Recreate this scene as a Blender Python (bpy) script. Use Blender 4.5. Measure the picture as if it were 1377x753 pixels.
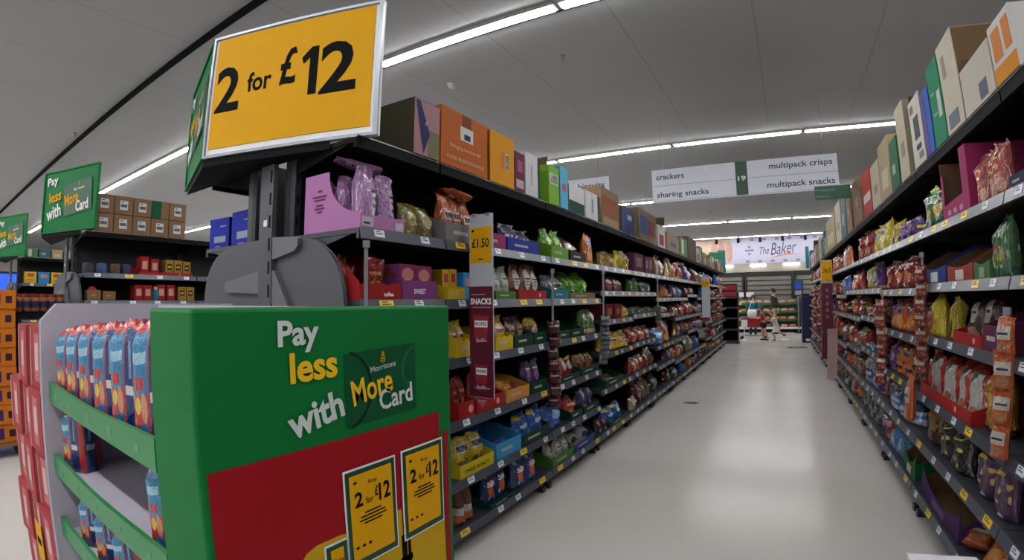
import bpy, bmesh, math, random
from mathutils import Vector, Matrix
random.seed(7)
for o in list(bpy.data.objects): bpy.data.objects.remove(o, do_unlink=True)
SC = bpy.context.scene
COL = SC.collection
PI = math.pi

# ------------------------------------------------------------ camera (wide action-camera lens), world, exposure
W, H = 1377.0, 753.0
cam = bpy.data.cameras.new('camera')
co = bpy.data.objects.new('camera', cam); COL.objects.link(co); SC.camera = co
co.location = (0, 0, 1.40)
YAW, PITCH, ROLL = 0.520007, 0.0408567, -0.0100522
co.matrix_world = (Matrix.Translation((0, 0, 1.40)) @ Matrix.Rotation(YAW, 4, 'Z')
                   @ Matrix.Rotation(PI/2 + PITCH, 4, 'X') @ Matrix.Rotation(ROLL, 4, 'Z'))
FLAT_LENS = False
cam.sensor_fit = 'HORIZONTAL'
cam.sensor_width = 36.0; cam.sensor_height = 36.0*H/W
if FLAT_LENS:
    cam.lens = 529*36/W
else:
    cam.type = 'PANO'
    cc = cam
    cc.panorama_type = 'FISHEYE_LENS_POLYNOMIAL'
    fmm = 672.26*36.0/W
    cc.fisheye_fov = PI
    cc.fisheye_polynomial_k0 = 0.0
    cc.fisheye_polynomial_k1 = -1.0/fmm
    cc.fisheye_polynomial_k2 = 0.0
    cc.fisheye_polynomial_k3 = 0.0848204/fmm**3
    cc.fisheye_polynomial_k4 = 0.0
cam.clip_start = 0.02; cam.clip_end = 200

SC.view_settings.view_transform = 'Standard'
SC.view_settings.look = 'None'
SC.view_settings.gamma = 1.0
SC.view_settings.use_curve_mapping = False
SC.view_settings.exposure = 0.0
LAMP = 62.0           # radiance of the ceiling tubes
w = bpy.data.worlds.new('world'); SC.world = w; w.use_nodes = True
w.node_tree.nodes['Background'].inputs[0].default_value = (0.5, 0.52, 0.55, 1)
w.node_tree.nodes['Background'].inputs[1].default_value = 0.1
SC.cycles.max_bounces = 6
SC.cycles.sample_clamp_indirect = 4.0

# ------------------------------------------------------------ materials
def lin(c):
    r = []
    for v in c[:3]:
        v = v/255.0
        r.append(v/12.92 if v <= 0.04045 else ((v+0.055)/1.055)**2.4)
    return (r[0], r[1], r[2], 1.0)
MATS = {}
def mat(name, rgb, rough=0.6, metal=0.0, vary=0.06, emit=0.0, spec=0.4, scale=9.0, alpha=1.0):
    if name in MATS: return MATS[name]
    m = bpy.data.materials.new(name); m.use_nodes = True; MATS[name] = m
    nt = m.node_tree; b = nt.nodes['Principled BSDF']
    b.inputs['Roughness'].default_value = rough; b.inputs['Metallic'].default_value = metal
    b.inputs['Specular IOR Level'].default_value = spec
    tc = nt.nodes.new('ShaderNodeTexCoord'); nz = nt.nodes.new('ShaderNodeTexNoise')
    nz.inputs['Scale'].default_value = scale
    nt.links.new(tc.outputs['Object'], nz.inputs['Vector'])
    mr = nt.nodes.new('ShaderNodeMapRange')
    mr.inputs['To Min'].default_value = 1-vary; mr.inputs['To Max'].default_value = 1+vary
    nt.links.new(nz.outputs['Fac'], mr.inputs['Value'])
    mx = nt.nodes.new('ShaderNodeMix'); mx.data_type = 'RGBA'; mx.blend_type = 'MULTIPLY'
    mx.inputs[0].default_value = 1.0
    mx.inputs[6].default_value = lin(rgb)
    nt.links.new(mr.outputs[0], mx.inputs[7])
    nt.links.new(mx.outputs[2], b.inputs['Base Color'])
    if emit:
        b.inputs['Emission Color'].default_value = lin(rgb); b.inputs['Emission Strength'].default_value = emit
    if alpha < 1: b.inputs['Alpha'].default_value = alpha
    return m

class NT:
    """small shader expression helper"""
    def __init__(s, m):
        s.nt = m.node_tree; s.bsdf = s.nt.nodes['Principled BSDF']
    def n(s, t): return s.nt.nodes.new(t)
    def link(s, a, b): s.nt.links.new(a, b)
    def m(s, op, a, b=None):
        n = s.n('ShaderNodeMath'); n.operation = op
        for i, v in enumerate((a, b)):
            if v is None: continue
            if isinstance(v, (int, float)): n.inputs[i].default_value = v
            else: s.link(v, n.inputs[i])
        return n.outputs[0]
    def mix(s, f, a, b):
        n = s.n('ShaderNodeMix'); n.data_type = 'RGBA'
        for i, v in ((0, f), (6, a), (7, b)):
            if isinstance(v, (tuple, float, int)): n.inputs[i].default_value = v
            else: s.link(v, n.inputs[i])
        return n.outputs[2]
    def rect(s, u, v, u0, u1, v0, v1):
        a = s.m('LESS_THAN', s.m('ABSOLUTE', s.m('SUBTRACT', u, (u0+u1)/2)), (u1-u0)/2)
        b = s.m('LESS_THAN', s.m('ABSOLUTE', s.m('SUBTRACT', v, (v0+v1)/2)), (v1-v0)/2)
        return s.m('MULTIPLY', a, b)
    def ell(s, u, v, cx, cy, rx, ry):
        a = s.m('POWER', s.m('ABSOLUTE', s.m('DIVIDE', s.m('SUBTRACT', u, cx), rx)), 2.0)
        b = s.m('POWER', s.m('ABSOLUTE', s.m('DIVIDE', s.m('SUBTRACT', v, cy), ry)), 2.0)
        return s.m('LESS_THAN', s.m('ADD', a, b), 1.0)

def bag_mat(name, base, shapes=(), chips=None, foil=0.25, rough=0.34):
    """printed film: base colour, printed shapes ('r' rect / 'e' ellipse in uv) and a printed scatter of snack pieces"""
    key = 'film_'+name
    if key in MATS: return MATS[key]
    m = bpy.data.materials.new(key); m.use_nodes = True; MATS[key] = m
    k = NT(m)
    uv = k.n('ShaderNodeUVMap'); uv.uv_map = 'UVMap'
    sp = k.n('ShaderNodeSeparateXYZ'); k.link(uv.outputs[0], sp.inputs[0])
    u, v = sp.outputs[0], sp.outputs[1]
    tc = k.n('ShaderNodeTexCoord')
    nz = k.n('ShaderNodeTexNoise'); nz.inputs['Scale'].default_value = 5; nz.inputs['Detail'].default_value = 4
    k.link(tc.outputs['Object'], nz.inputs['Vector'])
    base = [x*0.92 for x in base]
    c = k.mix(k.m('MULTIPLY', nz.outputs['Fac'], 0.35), lin(base), lin([x*0.62 for x in base]))
    if chips:
        col, v0, v1, sc, th = chips
        vo = k.n('ShaderNodeTexVoronoi'); vo.inputs['Scale'].default_value = sc
        k.link(uv.outputs[0], vo.inputs['Vector'])
        f = k.m('MULTIPLY', k.m('LESS_THAN', vo.outputs['Distance'], th), k.rect(u, v, 0.06, 0.94, v0, v1))
        c2 = k.mix(k.m('MULTIPLY', vo.outputs['Distance'], 1.2), lin(col), lin([x*0.55 for x in col]))
        c = k.mix(f, c, c2)
    for s in shapes:
        f = k.rect(u, v, *s[1:5]) if s[0] == 'r' else k.ell(u, v, *s[1:5])
        c = k.mix(f, c, lin([x*0.92 for x in s[5]]))
    k.link(c, k.bsdf.inputs['Base Color'])
    k.bsdf.inputs['Roughness'].default_value = rough
    k.bsdf.inputs['Metallic'].default_value = foil
    k.bsdf.inputs['Coat Weight'].default_value = 0.5; k.bsdf.inputs['Coat Roughness'].default_value = 0.12
    bp = k.n('ShaderNodeBump'); bp.inputs['Strength'].default_value = 0.8 if foil > .04 else 0.3; bp.inputs['Distance'].default_value = 0.03
    n2 = k.n('ShaderNodeTexNoise'); n2.inputs['Scale'].default_value = 7; n2.inputs['Detail'].default_value = 3; n2.inputs['Distortion'].default_value = 1.4
    k.link(tc.outputs['Object'], n2.inputs['Vector'])
    k.link(n2.outputs['Fac'], bp.inputs['Height']); k.link(bp.outputs[0], k.bsdf.inputs['Normal'])
    return m

# ------------------------------------------------------------ mesh builder
_TXT = {}
def text_polys(s, bold=0.0):
    """outline of a string as flat polygons, normalised to a box 0..1 in x and y; also its aspect"""
    if (s, bold) in _TXT: return _TXT[(s, bold)]
    if s == '1':     # a flagged numeral one
        r = ([(0, .80), (.58, 1), (1, 1), (1, 0), (.5, 0), (.5, .77), (.13, .66)], [(0, 6, 5, 1), (1, 5, 4, 3, 2)], .5)
        _TXT[(s, bold)] = r; return r
    c = bpy.data.curves.new('txt', 'FONT'); c.body = s; c.size = 1; c.offset = bold; c.resolution_u = 3
    o = bpy.data.objects.new('txt', c); COL.objects.link(o)
    dg = bpy.context.evaluated_depsgraph_get()
    me = bpy.data.meshes.new_from_object(o.evaluated_get(dg))
    vs = [v.co.copy() for v in me.vertices]; fs = [tuple(p.vertices) for p in me.polygons]
    bpy.data.objects.remove(o); bpy.data.curves.remove(c); bpy.data.meshes.remove(me)
    x0 = min(v.x for v in vs); x1 = max(v.x for v in vs); y0 = min(v.y for v in vs); y1 = max(v.y for v in vs)
    r = ([((v.x-x0)/(x1-x0), (v.y-y0)/(y1-y0)) for v in vs], fs, (x1-x0)/(y1-y0))
    _TXT[(s, bold)] = r
    return r

class MB:
    def __init__(s): s.v = []; s.f = []; s.m = []; s.uv = []; s.ms = []
    def mi(s, m):
        if m not in s.ms: s.ms.append(m)
        return s.ms.index(m)
    def add(s, vs, fs, m, uvs=None, M=None):
        b = len(s.v)
        s.v += [tuple(M @ Vector(p)) if M is not None else tuple(p) for p in vs]
        i = s.mi(m)
        for q, f in enumerate(fs):
            s.f.append(tuple(b+x for x in f)); s.m.append(i)
            s.uv.append([uvs[x] for x in f] if uvs else None)
        return s
    def box(s, x0, x1, y0, y1, z0, z1, m, M=None):
        if x0 > x1: x0, x1 = x1, x0
        if y0 > y1: y0, y1 = y1, y0
        vs = [(x0,y0,z0),(x1,y0,z0),(x1,y1,z0),(x0,y1,z0),(x0,y0,z1),(x1,y0,z1),(x1,y1,z1),(x0,y1,z1)]
        fs = [(0,3,2,1),(4,5,6,7),(0,1,5,4),(1,2,6,5),(2,3,7,6),(3,0,4,7)]
        uv = None
        return s.add(vs, fs, m, uv, M)
    def prism(s, pts, d0, d1, m, axis='y', M=None):
        """polygon pts in the two other axes, extruded along axis from d0 to d1"""
        n = len(pts)
        def P(a, b, d): return (a, d, b) if axis == 'y' else ((d, a, b) if axis == 'x' else (a, b, d))
        vs = [P(a, b, d0) for a, b in pts] + [P(a, b, d1) for a, b in pts]
        fs = [tuple(range(n)), tuple(range(2*n-1, n-1, -1))] + [(i, (i+1) % n, n+(i+1) % n, n+i) for i in range(n)]
        return s.add(vs, fs, m, None, M)
    def quad(s, pts, m, M=None): return s.add(pts, [tuple(range(len(pts)))], m, None, M)
    def tube(s, path, r, m, n=6):
        path = [Vector(p) for p in path]
        rings = []
        for i, p in enumerate(path):
            d = (path[min(i+1, len(path)-1)] - path[max(i-1, 0)]).normalized()
            a = d.cross(Vector((0, 0, 1)) if abs(d.z) < 0.9 else Vector((1, 0, 0))).normalized(); b = d.cross(a)
            rr = r[i] if isinstance(r, (list, tuple)) else r
            rings.append([p + (a*math.cos(2*PI*k/n) + b*math.sin(2*PI*k/n))*rr for k in range(n)])
        vs = [q for rg in rings for q in rg]
        fs = []
        for i in range(len(rings)-1):
            for k in range(n):
                fs.append((i*n+k, i*n+(k+1) % n, (i+1)*n+(k+1) % n, (i+1)*n+k))
        fs.append(tuple(range(n-1, -1, -1))); fs.append(tuple((len(rings)-1)*n+k for k in range(n)))
        return s.add(vs, fs, m)
    def lathe(s, prof, m, n=16, c=(0, 0, 0), sx=1.0, sy=1.0):
        vs = []; fs = []
        for r, z in prof:
            for k in range(n):
                vs.append((c[0]+r*math.cos(2*PI*k/n)*sx, c[1]+r*math.sin(2*PI*k/n)*sy, c[2]+z))
        for i in range(len(prof)-1):
            for k in range(n):
                fs.append((i*n+k, i*n+(k+1) % n, (i+1)*n+(k+1) % n, (i+1)*n+k))
        fs.append(tuple(range(n-1, -1, -1))); fs.append(tuple((len(prof)-1)*n+k for k in range(n)))
        return s.add(vs, fs, m)
    def text(s, t, x0, x1, z0, z1, m, y=-0.0015, bold=0.0, rot=0.0, M=None, fn=None, shear=0.0):
        """lettering on the plane y=const (or y=fn(x,z)), read from -y"""
        ps, fs, asp = text_polys(t, bold)
        cx, cz = (x0+x1)/2, (z0+z1)/2; c, sn = math.cos(rot), math.sin(rot)
        vs = []
        ww, hh = (x1-x0), (z1-z0)
        for a, b in ps:
            dx, dz = (a-0.5)*ww+shear*(b-0.5)*hh, (b-0.5)*hh
            X, Z = cx+dx*c-dz*sn, cz+dx*sn+dz*c
            vs.append((X, fn(X, Z) if fn else y, Z))
        return s.add(vs, fs, m, None, M)
    def mesh(s, name, smooth=False):
        me = bpy.data.meshes.new(name)
        me.from_pydata(s.v, [], s.f)
        for m in s.ms: me.materials.append(m)
        me.polygons.foreach_set('material_index', s.m)
        if any(u for u in s.uv):
            L = me.uv_layers.new(name='UVMap')
            k = 0
            for q, p in enumerate(me.polygons):
                for j, li in enumerate(p.loop_indices):
                    if s.uv[q]: L.data[li].uv = s.uv[q][j]
        if smooth: me.polygons.foreach_set('use_smooth', [True]*len(me.polygons))
        me.update()
        return me
    def build(s, name, parent=None, smooth=False, bevel=0.0):
        return link(name, s.mesh(name, smooth), parent, bevel)

def link(name, me, parent=None, bevel=0.0):
    o = bpy.data.objects.new(name, me); COL.objects.link(o)
    if parent is not None: o.parent = parent
    if bevel:
        b = o.modifiers.new('bevel', 'BEVEL'); b.width = bevel; b.segments = 2; b.limit_method = 'ANGLE'; b.angle_limit = 0.9
    return o
def tag(o, label, cat, group=None, kind=None):
    o['label'] = label; o['category'] = cat
    if group: o['group'] = group
    if kind: o['kind'] = kind
    return o
def thing(name, label, cat, loc=(0, 0, 0), rz=0.0, group=None):
    o = bpy.data.objects.new(name, None); COL.objects.link(o); o.empty_display_size = 0.05
    o.location = loc; o.rotation_euler = (0, 0, rz)
    return tag(o, label, cat, group)
def struct(o, label=None):
    o['kind'] = 'structure'
    return o
def copy_tree(o, parent=None):
    c = o.copy(); COL.objects.link(c)
    if parent is not None: c.parent = parent
    for ch in list(o.children): copy_tree(ch, c)
    return c

BLACK = mat('black_print', (16, 18, 20), 0.85, spec=0.1)
WHITE = mat('white_print', (225, 226, 228), 0.5)
YELLOW = mat('yellow_card', (206, 152, 4), 0.6, spec=0.15)
DGREEN = mat('deep_green_card', (10, 62, 40), 0.4)
MGREEN = mat('brand_green_card', (6, 104, 52), 0.55, spec=0.15)
REDC = mat('dark_red_card', (128, 14, 26), 0.4, spec=0.3)
STEEL = mat('brushed_steel', (150, 152, 156), 0.35, 0.9)
SHELF_GREY = mat('charcoal_shelf_metal', (60, 64, 72), 0.42, 0.35)
SHELF_DARK = mat('dark_back_panel', (34, 34, 38), 0.6)
UPR = mat('grey_upright_metal', (52, 54, 60), 0.4, 0.4)
STRIP = mat('grey_ticket_strip', (60, 66, 78), 0.32, 0.1, spec=0.5)
TOPBLK = mat('black_shelf_metal', (12, 12, 14), 0.7, 0.0, spec=0.12)
KRAFT = mat('kraft_card', (150, 118, 84), 0.8)
TICKW = mat('white_price_ticket', (205, 210, 222), 0.4)
TICKY = mat('yellow_price_ticket', (226, 190, 60), 0.4)

# ------------------------------------------------------------ the setting
CEIL = 4.0
fm = bpy.data.materials.new('polished_vinyl_floor'); fm.use_nodes = True
k = NT(fm)
tc = k.n('ShaderNodeTexCoord')
n1 = k.n('ShaderNodeTexNoise'); n1.inputs['Scale'].default_value = 1.1; n1.inputs['Detail'].default_value = 5
n2 = k.n('ShaderNodeTexNoise'); n2.inputs['Scale'].default_value = 160; n2.inputs['Detail'].default_value = 2
k.link(tc.outputs['Object'], n1.inputs['Vector']); k.link(tc.outputs['Object'], n2.inputs['Vector'])
f = k.m('ADD', k.m('MULTIPLY', n1.outputs['Fac'], 0.6), k.m('MULTIPLY', n2.outputs['Fac'], 0.4))
k.link(k.mix(f, lin((180, 176, 172)), lin((197, 194, 191))), k.bsdf.inputs['Base Color'])
k.link(k.m('ADD', k.m('MULTIPLY', n1.outputs['Fac'], 0.12), 0.13), k.bsdf.inputs['Roughness'])
k.bsdf.inputs['Specular IOR Level'].default_value = 0.14
cm = bpy.data.materials.new('painted_ceiling_board'); cm.use_nodes = True
k = NT(cm)
tc = k.n('ShaderNodeTexCoord'); sp = k.n('ShaderNodeSeparateXYZ'); k.link(tc.outputs['Object'], sp.inputs[0])
fx = k.m('ABSOLUTE', k.m('SUBTRACT', k.m('FRACT', k.m('DIVIDE', sp.outputs[0], 1.22)), 0.5))
seam = k.m('GREATER_THAN', fx, 0.4955)
n1 = k.n('ShaderNodeTexNoise'); n1.inputs['Scale'].default_value = 0.5; n1.inputs['Detail'].default_value = 3
k.link(tc.outputs['Object'], n1.inputs['Vector'])
base = k.mix(n1.outputs['Fac'], lin((158, 160, 162)), lin((170, 172, 174)))
k.link(k.mix(k.m('MULTIPLY', seam, 0.5), base, lin((112, 112, 112))), k.bsdf.inputs['Base Color'])
k.bsdf.inputs['Roughness'].default_value = 0.9
WALLM = mat('painted_wall', (196, 192, 188), 0.85, scale=1.5)
X0, X1, Y0, Y1 = -30.0, 9.0, -12.5, 24.6
struct(MB().box(X0, X1, Y0, Y1, -0.1, 0, fm).build('floor'))
struct(MB().box(X0, X1, Y0, Y1, CEIL, CEIL+0.1, cm).build('ceiling'))
struct(MB().box(X0, X1, Y1, Y1+0.1, 0, CEIL, WALLM).build('wall_back'))
struct(MB().box(X0, X1, Y0-0.1, Y0, 0, CEIL, WALLM).build('wall_front'))
struct(MB().box(X0-0.1, X0, Y0, Y1, 0, CEIL, WALLM).build('wall_left'))
struct(MB().box(X1, X1+0.1, Y0, Y1, 0, CEIL, WALLM).build('wall_right'))

# ceiling strip lights
TUBE = bpy.data.materials.new('lit_diffuser'); TUBE.use_nodes = True
k = NT(TUBE); k.bsdf.inputs['Base Color'].default_value = (0.9, 0.9, 0.9, 1)
k.bsdf.inputs['Emission Color'].default_value = (1.0, 0.985, 0.97, 1); k.bsdf.inputs['Emission Strength'].default_value = LAMP
HOUS = mat('white_lamp_housing', (200, 200, 200), 0.5)
ROWN = {-10.2: 'farthest behind the viewer', -5.6: 'second behind the viewer', -1.0: 'just behind the viewer', 3.65: 'over the start of the aisle', 8.26: 'over the aisle sign', 13.0: 'halfway down the aisle',
        17.6: 'beyond the aisle end', 22.3: 'before the bakery banner'}
protoL = None
TUBED = TUBE.copy(); TUBED.name = 'dim_lit_diffuser'; TUBED.node_tree.nodes['Principled BSDF'].inputs['Emission Strength'].default_value = LAMP*0.42
dim_diffuser = MB().box(0.045, 2.09, -0.046, 0.046, -0.050, -0.0405, TUBED).mesh('diffuser')
for yy, where in ROWN.items():
    for kx in range(-10, 3):
        x0 = -1.6 + 2.135*kx
        if protoL is None:
            t = thing('ceiling_light', '', 'ceiling light')
            MB().box(0.02, 2.115, -0.055, 0.055, -0.04, 0, HOUS).build('housing', t)
            MB().box(0.045, 2.09, -0.046, 0.046, -0.050, -0.0405, TUBE).build('diffuser', t)
            protoL = t
        else: t = copy_tree(protoL)
        t.location = (x0, yy, CEIL)
        if yy > 20:
            for c_ in t.children:
                if c_.name.startswith('diffuser'): c_.data = dim_diffuser
        t['group'] = 'strip lights in the row '+where
        t['label'] = 'slim white strip light on the ceiling in the row '+where
# cable trunking across the ceiling and thin conduits beside the light rows
tag(MB().box(-29, 8.5, 2.045, 2.095, CEIL-0.05, CEIL, BLACK).build('cable_trunking'), 'straight dark cable trunking crossing the ceiling above the 2 for £12 sign', 'cable trunking')
for yy, where in ROWN.items():
    tag(MB().box(-29, 8.5, yy+0.10, yy+0.115, CEIL-0.02, CEIL, SHELF_DARK).build('conduit'), 'thin dark conduit beside the light row '+where, 'conduit')
DETW = mat('off_white_plastic', (196, 192, 188), 0.5)
def detector(x, y, label):
    t = thing('smoke_detector', label, 'smoke detector', (x, y, CEIL))
    MB().lathe([(0.055, -0.02), (0.06, -0.012), (0.06, 0)], DETW, 16).build('base', t, True)
    MB().lathe([(0.02, -0.055), (0.042, -0.05), (0.046, -0.021)], DETW, 16).build('sensor_head', t, True)
detector(-3.42, 4.57, 'round smoke detector on the ceiling above the boxed top shelf')
def sprinkler(x, y, label):
    t = thing('sprinkler_head', label, 'sprinkler', (x, y, CEIL))
    MB().lathe([(0.03, -0.012), (0.03, 0)], STEEL, 12).build('rose', t)
    MB().lathe([(0.022, -0.062), (0.022, -0.056), (0.008, -0.05), (0.008, -0.013)], STEEL, 10).build('deflector', t)
sprinkler(-1.98, 4.6, 'small sprinkler head on the ceiling between the two nearest light rows')
sprinkler(-2.0, 9.9, 'small sprinkler head on the ceiling above the crackers panel')
sprinkler(-1.1, 11.3, 'small sprinkler head on the ceiling below the sharing snacks panel')
sprinkler(-1.9, 15.4, 'small sprinkler head on the ceiling beyond the sharing snacks panel')
sprinkler(-8.9, 1.95, 'small sprinkler head on the ceiling near the dark trunking')
SPOTM = mat('lit_spot_glass', (255, 250, 240), 0.3, emit=9)
for i, (x, y, lb) in enumerate(((-9.7, 5.6, 'recessed round downlight above the far brown cartons'), (-14.2, 4.3, 'recessed round downlight beside the hanging green header'),
                                (-17.5, 3.4, 'recessed round downlight above the distant end shelves'))):
    t = thing('downlight', lb, 'downlight', (x, y, CEIL))
    MB().lathe([(0.13, -0.012), (0.14, 0)], HOUS, 16).build('rim', t)
    MB().lathe([(0.10, -0.02), (0.105, -0.0125)], SPOTM, 16).build('lamp_glass', t)
# ------------------------------------------------------------ gondola bays
# local frame of everything standing on a shelf: front looks to -y, x runs to the right as seen from the aisle, z up
LX, RX = -1.53, 0.89
LZ = {1: 2.10, 2: 1.705, 3: 1.405, 4: 1.10, 5: 0.77, 6: 0.44, 7: 0.155}
RZ = {1: 2.155, 2: 1.765, 3: 1.45, 4: 1.15, 5: 0.79, 6: 0.50, 7: 0.19}
LSEAM = [1.41, 1.99, 3.22, 4.27, 5.31, 6.4, 7.6, 8.7, 9.8, 10.9, 12.0, 13.1, 14.2, 15.2]
RSEAM = [0.95, 2.13, 3.52, 4.72, 5.95, 7.15, 8.35, 9.55, 10.75, 11.95, 13.15, 14.4, 15.6]
LOVER = {3: {3: 1.475, 4: 1.205, 5: 0.895, 6: 0.565}, 4: {3: 1.475, 4: 1.225, 5: 0.905, 6: 0.57},
         5: {4: 1.19, 6: 0.5}, 7: {3: 1.46, 5: 0.83}, 9: {4: 1.2, 5: 0.88, 6: 0.52}}
ROVER = {2: {3: 1.43, 4: 1.12}, 3: {4: 1.18, 5: 0.86}, 5: {3: 1.40, 5: 0.74}, 7: {4: 1.2, 6: 0.55}}
def bay_index(seams, y):
    for i in range(len(seams)-1):
        if seams[i] <= y < seams[i+1]: return i
    return len(seams)-2
def shelf_z(side, lv, y):
    if side == 'L': return LOVER.get(bay_index(LSEAM, y), {}).get(lv, LZ[lv])
    return ROVER.get(bay_index(RSEAM, y), {}).get(lv, RZ[lv])
def ticket_mesh(m, wdt=0.06):
    b = MB(); b.box(-wdt/2, wdt/2, -0.003, 0, -0.037, -0.004, m)
    for q in range(2):
        b.quad([(-wdt*0.36, -0.0036, -0.013-0.010*q), (wdt*(0.1+0.2*q), -0.0036, -0.013-0.010*q), (wdt*(0.1+0.2*q), -0.0036, -0.009-0.010*q), (-wdt*0.36, -0.0036, -0.009-0.010*q)], BLACK)
    return b.mesh('ticket')
TW, TY = ticket_mesh(TICKW), ticket_mesh(TICKY, 0.085)
SHELF_CACHE = {}
def shelf_parts(wd, top, base, depth):
    key = (round(wd, 2), top, base, depth)
    if key not in SHELF_CACHE:
        m = TOPBLK if top else SHELF_GREY
        b = MB()
        b.box(-wd/2+0.004, wd/2-0.004, 0.0, depth, -0.022, 0, m)
        b.box(-wd/2+0.004, wd/2-0.004, 0.0, 0.016, -0.045, -0.022, m)
        if not base:
            for sx in (-1, 1):   # side brackets under the shelf
                b.prism([(0.05, -0.022), (depth, -0.022), (depth, -0.10), (depth-0.07, -0.10)], sx*(wd/2-0.012)-0.003, sx*(wd/2-0.012)+0.003, m, 'x')
        s = MB()
        if top: s.box(-wd/2+0.006, wd/2-0.006, -0.006, -0.001, -0.045, 0.006, TOPBLK); s.box(-wd/2+0.006, wd/2-0.006, -0.0075, -0.0005, 0.006, 0.011, STEEL)
        else:
            s.prism([(-0.016, -0.045), (-0.012, -0.047), (0.0, -0.004), (0.0, 0.004), (-0.004, 0.004)], -wd/2+0.006, wd/2-0.006, STRIP, 'x')
            s.box(-wd/2+0.006, wd/2-0.006, -0.0185, -0.0155, -0.047, -0.042, TICKW) if False else None
        SHELF_CACHE[key] = (b.mesh('shelf'), s.mesh('ticket_strip'))
    return SHELF_CACHE[key]
TILT = Matrix.Rotation(math.radians(-16), 4, 'X')
def bay(name, label, x, y0, y1, rz, levels, group, top_lv=1, depth=0.50, rnd=None, tickets=True, back_h=2.12, kick=True):
    wd = y1-y0
    t = thing(name, label, 'shelf unit', (x, (y0+y1)/2, 0), rz, group)
    MB().box(-wd/2, wd/2, depth+0.012, depth+0.05, 0.02, back_h, SHELF_DARK).build('back_panel', t)
    for sx in (-1, 1):
        u = MB(); xx = sx*(wd/2-0.018)
        u.box(xx-0.017, xx+0.017, depth-0.03, depth+0.011, 0, back_h, UPR)
        for q in range(int(back_h/0.1)): u.box(xx-0.006, xx+0.006, depth-0.031, depth-0.029, 0.06+q*0.1, 0.10+q*0.1, BLACK)
        u.build('upright', t)
        f = MB(); f.box(sx*(wd/2-0.05)-0.025, sx*(wd/2-0.05)+0.025, 0.03, depth, 0, 0.04, UPR); f.box(sx*(wd/2-0.05)-0.02, sx*(wd/2-0.05)+0.02, 0.05, 0.12, 0.04, levels[-1][1]-0.024, UPR)
        f.build('foot', t)
    MB().box(-wd/2+0.01, wd/2-0.01, 0.13, 0.145, 0.01, levels[-1][1]-0.024, SHELF_DARK).build('kick_plate', t)
    for lv, z in levels:
        top = lv == top_lv; base = lv == 7
        a, b = shelf_parts(wd, top, base, depth)
        s = link('shelf', a, t); s.location = (0, 0.035 if top else 0, z)
        link('ticket_strip', b, s)
        if tickets and not top:
            n = max(2, int(wd/0.26)); r = rnd or random
            for q in range(n):
                xq = -wd/2 + (q+0.5)*wd/n + r.uniform(-0.06, 0.06)
                e = link('price_ticket', TY if r.random() < 0.28 else TW, s)
                e.matrix_local = Matrix.Translation((xq, -0.0025, 0.002)) @ TILT
    return t
rb = random.Random(3)
ORD = ['first', 'second', 'third', 'fourth', 'fifth', 'sixth', 'seventh', 'eighth', 'ninth', 'tenth', 'eleventh', 'twelfth', 'thirteenth']
for i in range(len(LSEAM)-1):
    ym = (LSEAM[i]+LSEAM[i+1])/2
    bay('gondola_bay', 'tall black-topped snack shelf unit, %s along from the aisle mouth, on the sharing snacks side' % ORD[i], LX, LSEAM[i], LSEAM[i+1], PI/2,
        [(l, shelf_z('L', l, ym)) for l in range(1, 8)], 'shelf units on the sharing snacks side', depth=0.50 if i else 0.48, rnd=rb)
for i in range(len(RSEAM)-1):
    ym = (RSEAM[i]+RSEAM[i+1])/2
    bay('gondola_bay', 'tall black-topped snack shelf unit, %s along from the aisle mouth, on the multipack side' % ORD[i], RX, RSEAM[i], RSEAM[i+1], -PI/2,
        [(l, shelf_z('R', l, ym)) for l in range(1, 8)], 'shelf units on the multipack side', depth=0.50, rnd=rb)
# the other face of the snack gondola (only its end shows)
bay('gondola_bay', 'back-to-back shelf unit carrying blue cartons behind the grey end plate', -2.87, 1.41, 2.6, -PI/2,
    [(1, 2.10), (2, 1.705), (3, 1.405), (5, 0.8), (7, 0.155)], None, depth=0.5, rnd=rb)

# ------------------------------------------------------------ products: film bags
P = {}   # scheme -> (material, printed text list)
def scheme(name, base, shapes=(), chips=None, text=(), foil=0.25, rough=0.24): P[name] = (bag_mat(name, base, shapes, chips, foil, rough), text)
DW, DB, DR = (214, 212, 208), (28, 26, 30), (150, 26, 34)
scheme('lilac', (170, 120, 178), [('r', .55, .95, .15, .75, (196, 172, 200)), ('r', .6, .9, .58, .63, (60, 40, 66)), ('r', .62, .88, .46, .52, (60, 40, 66)), ('r', .6, .84, .34, .40, (60, 40, 66))], ((196, 158, 204), 0, 1, 9, .3), foil=.1)
scheme('olivegold', (120, 104, 30), [('e', .55, .55, .3, .25, (176, 166, 110))], ((150, 130, 50), 0, 1, 8, .35))
scheme('orangepop', (186, 84, 30), [('r', .15, .85, .45, .62, DW)], ((214, 126, 62), .05, .42, 7, .35), [('PROPER', .5, .535, .6, .11, BLACK, .03)])
scheme('navy', (34, 34, 84), (), ((176, 166, 150), 0, 1, 6, .42))
scheme('lime', (84, 158, 24), [('e', .5, .6, .3, .12, (150, 200, 60)), ('r', .3, .7, .2, .3, (30, 84, 20))], ((120, 190, 50), .1, .8, 6, .3))
scheme('green', (60, 112, 40), [('r', .2, .8, .5, .7, (110, 160, 70))], ((80, 140, 50), .1, .5, 6, .4))
scheme('darkgreen', (18, 66, 44), [('r', .2, .8, .55, .7, (120, 140, 110))])
scheme('maroon', (86, 22, 30), [('e', .5, .62, .32, .14, DW), ('e', .5, .3, .3, .15, (150, 90, 60))], ((120, 60, 50), .1, .5, 7, .35))
scheme('orange', (196, 92, 26), [('e', .5, .68, .28, .13, (40, 50, 120)), ('e', .5, .3, .32, .18, (226, 150, 70))], ((226, 150, 64), .1, .5, 6, .4))
scheme('ochre', (150, 116, 40), [('e', .5, .55, .3, .2, (190, 160, 90))])
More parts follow.
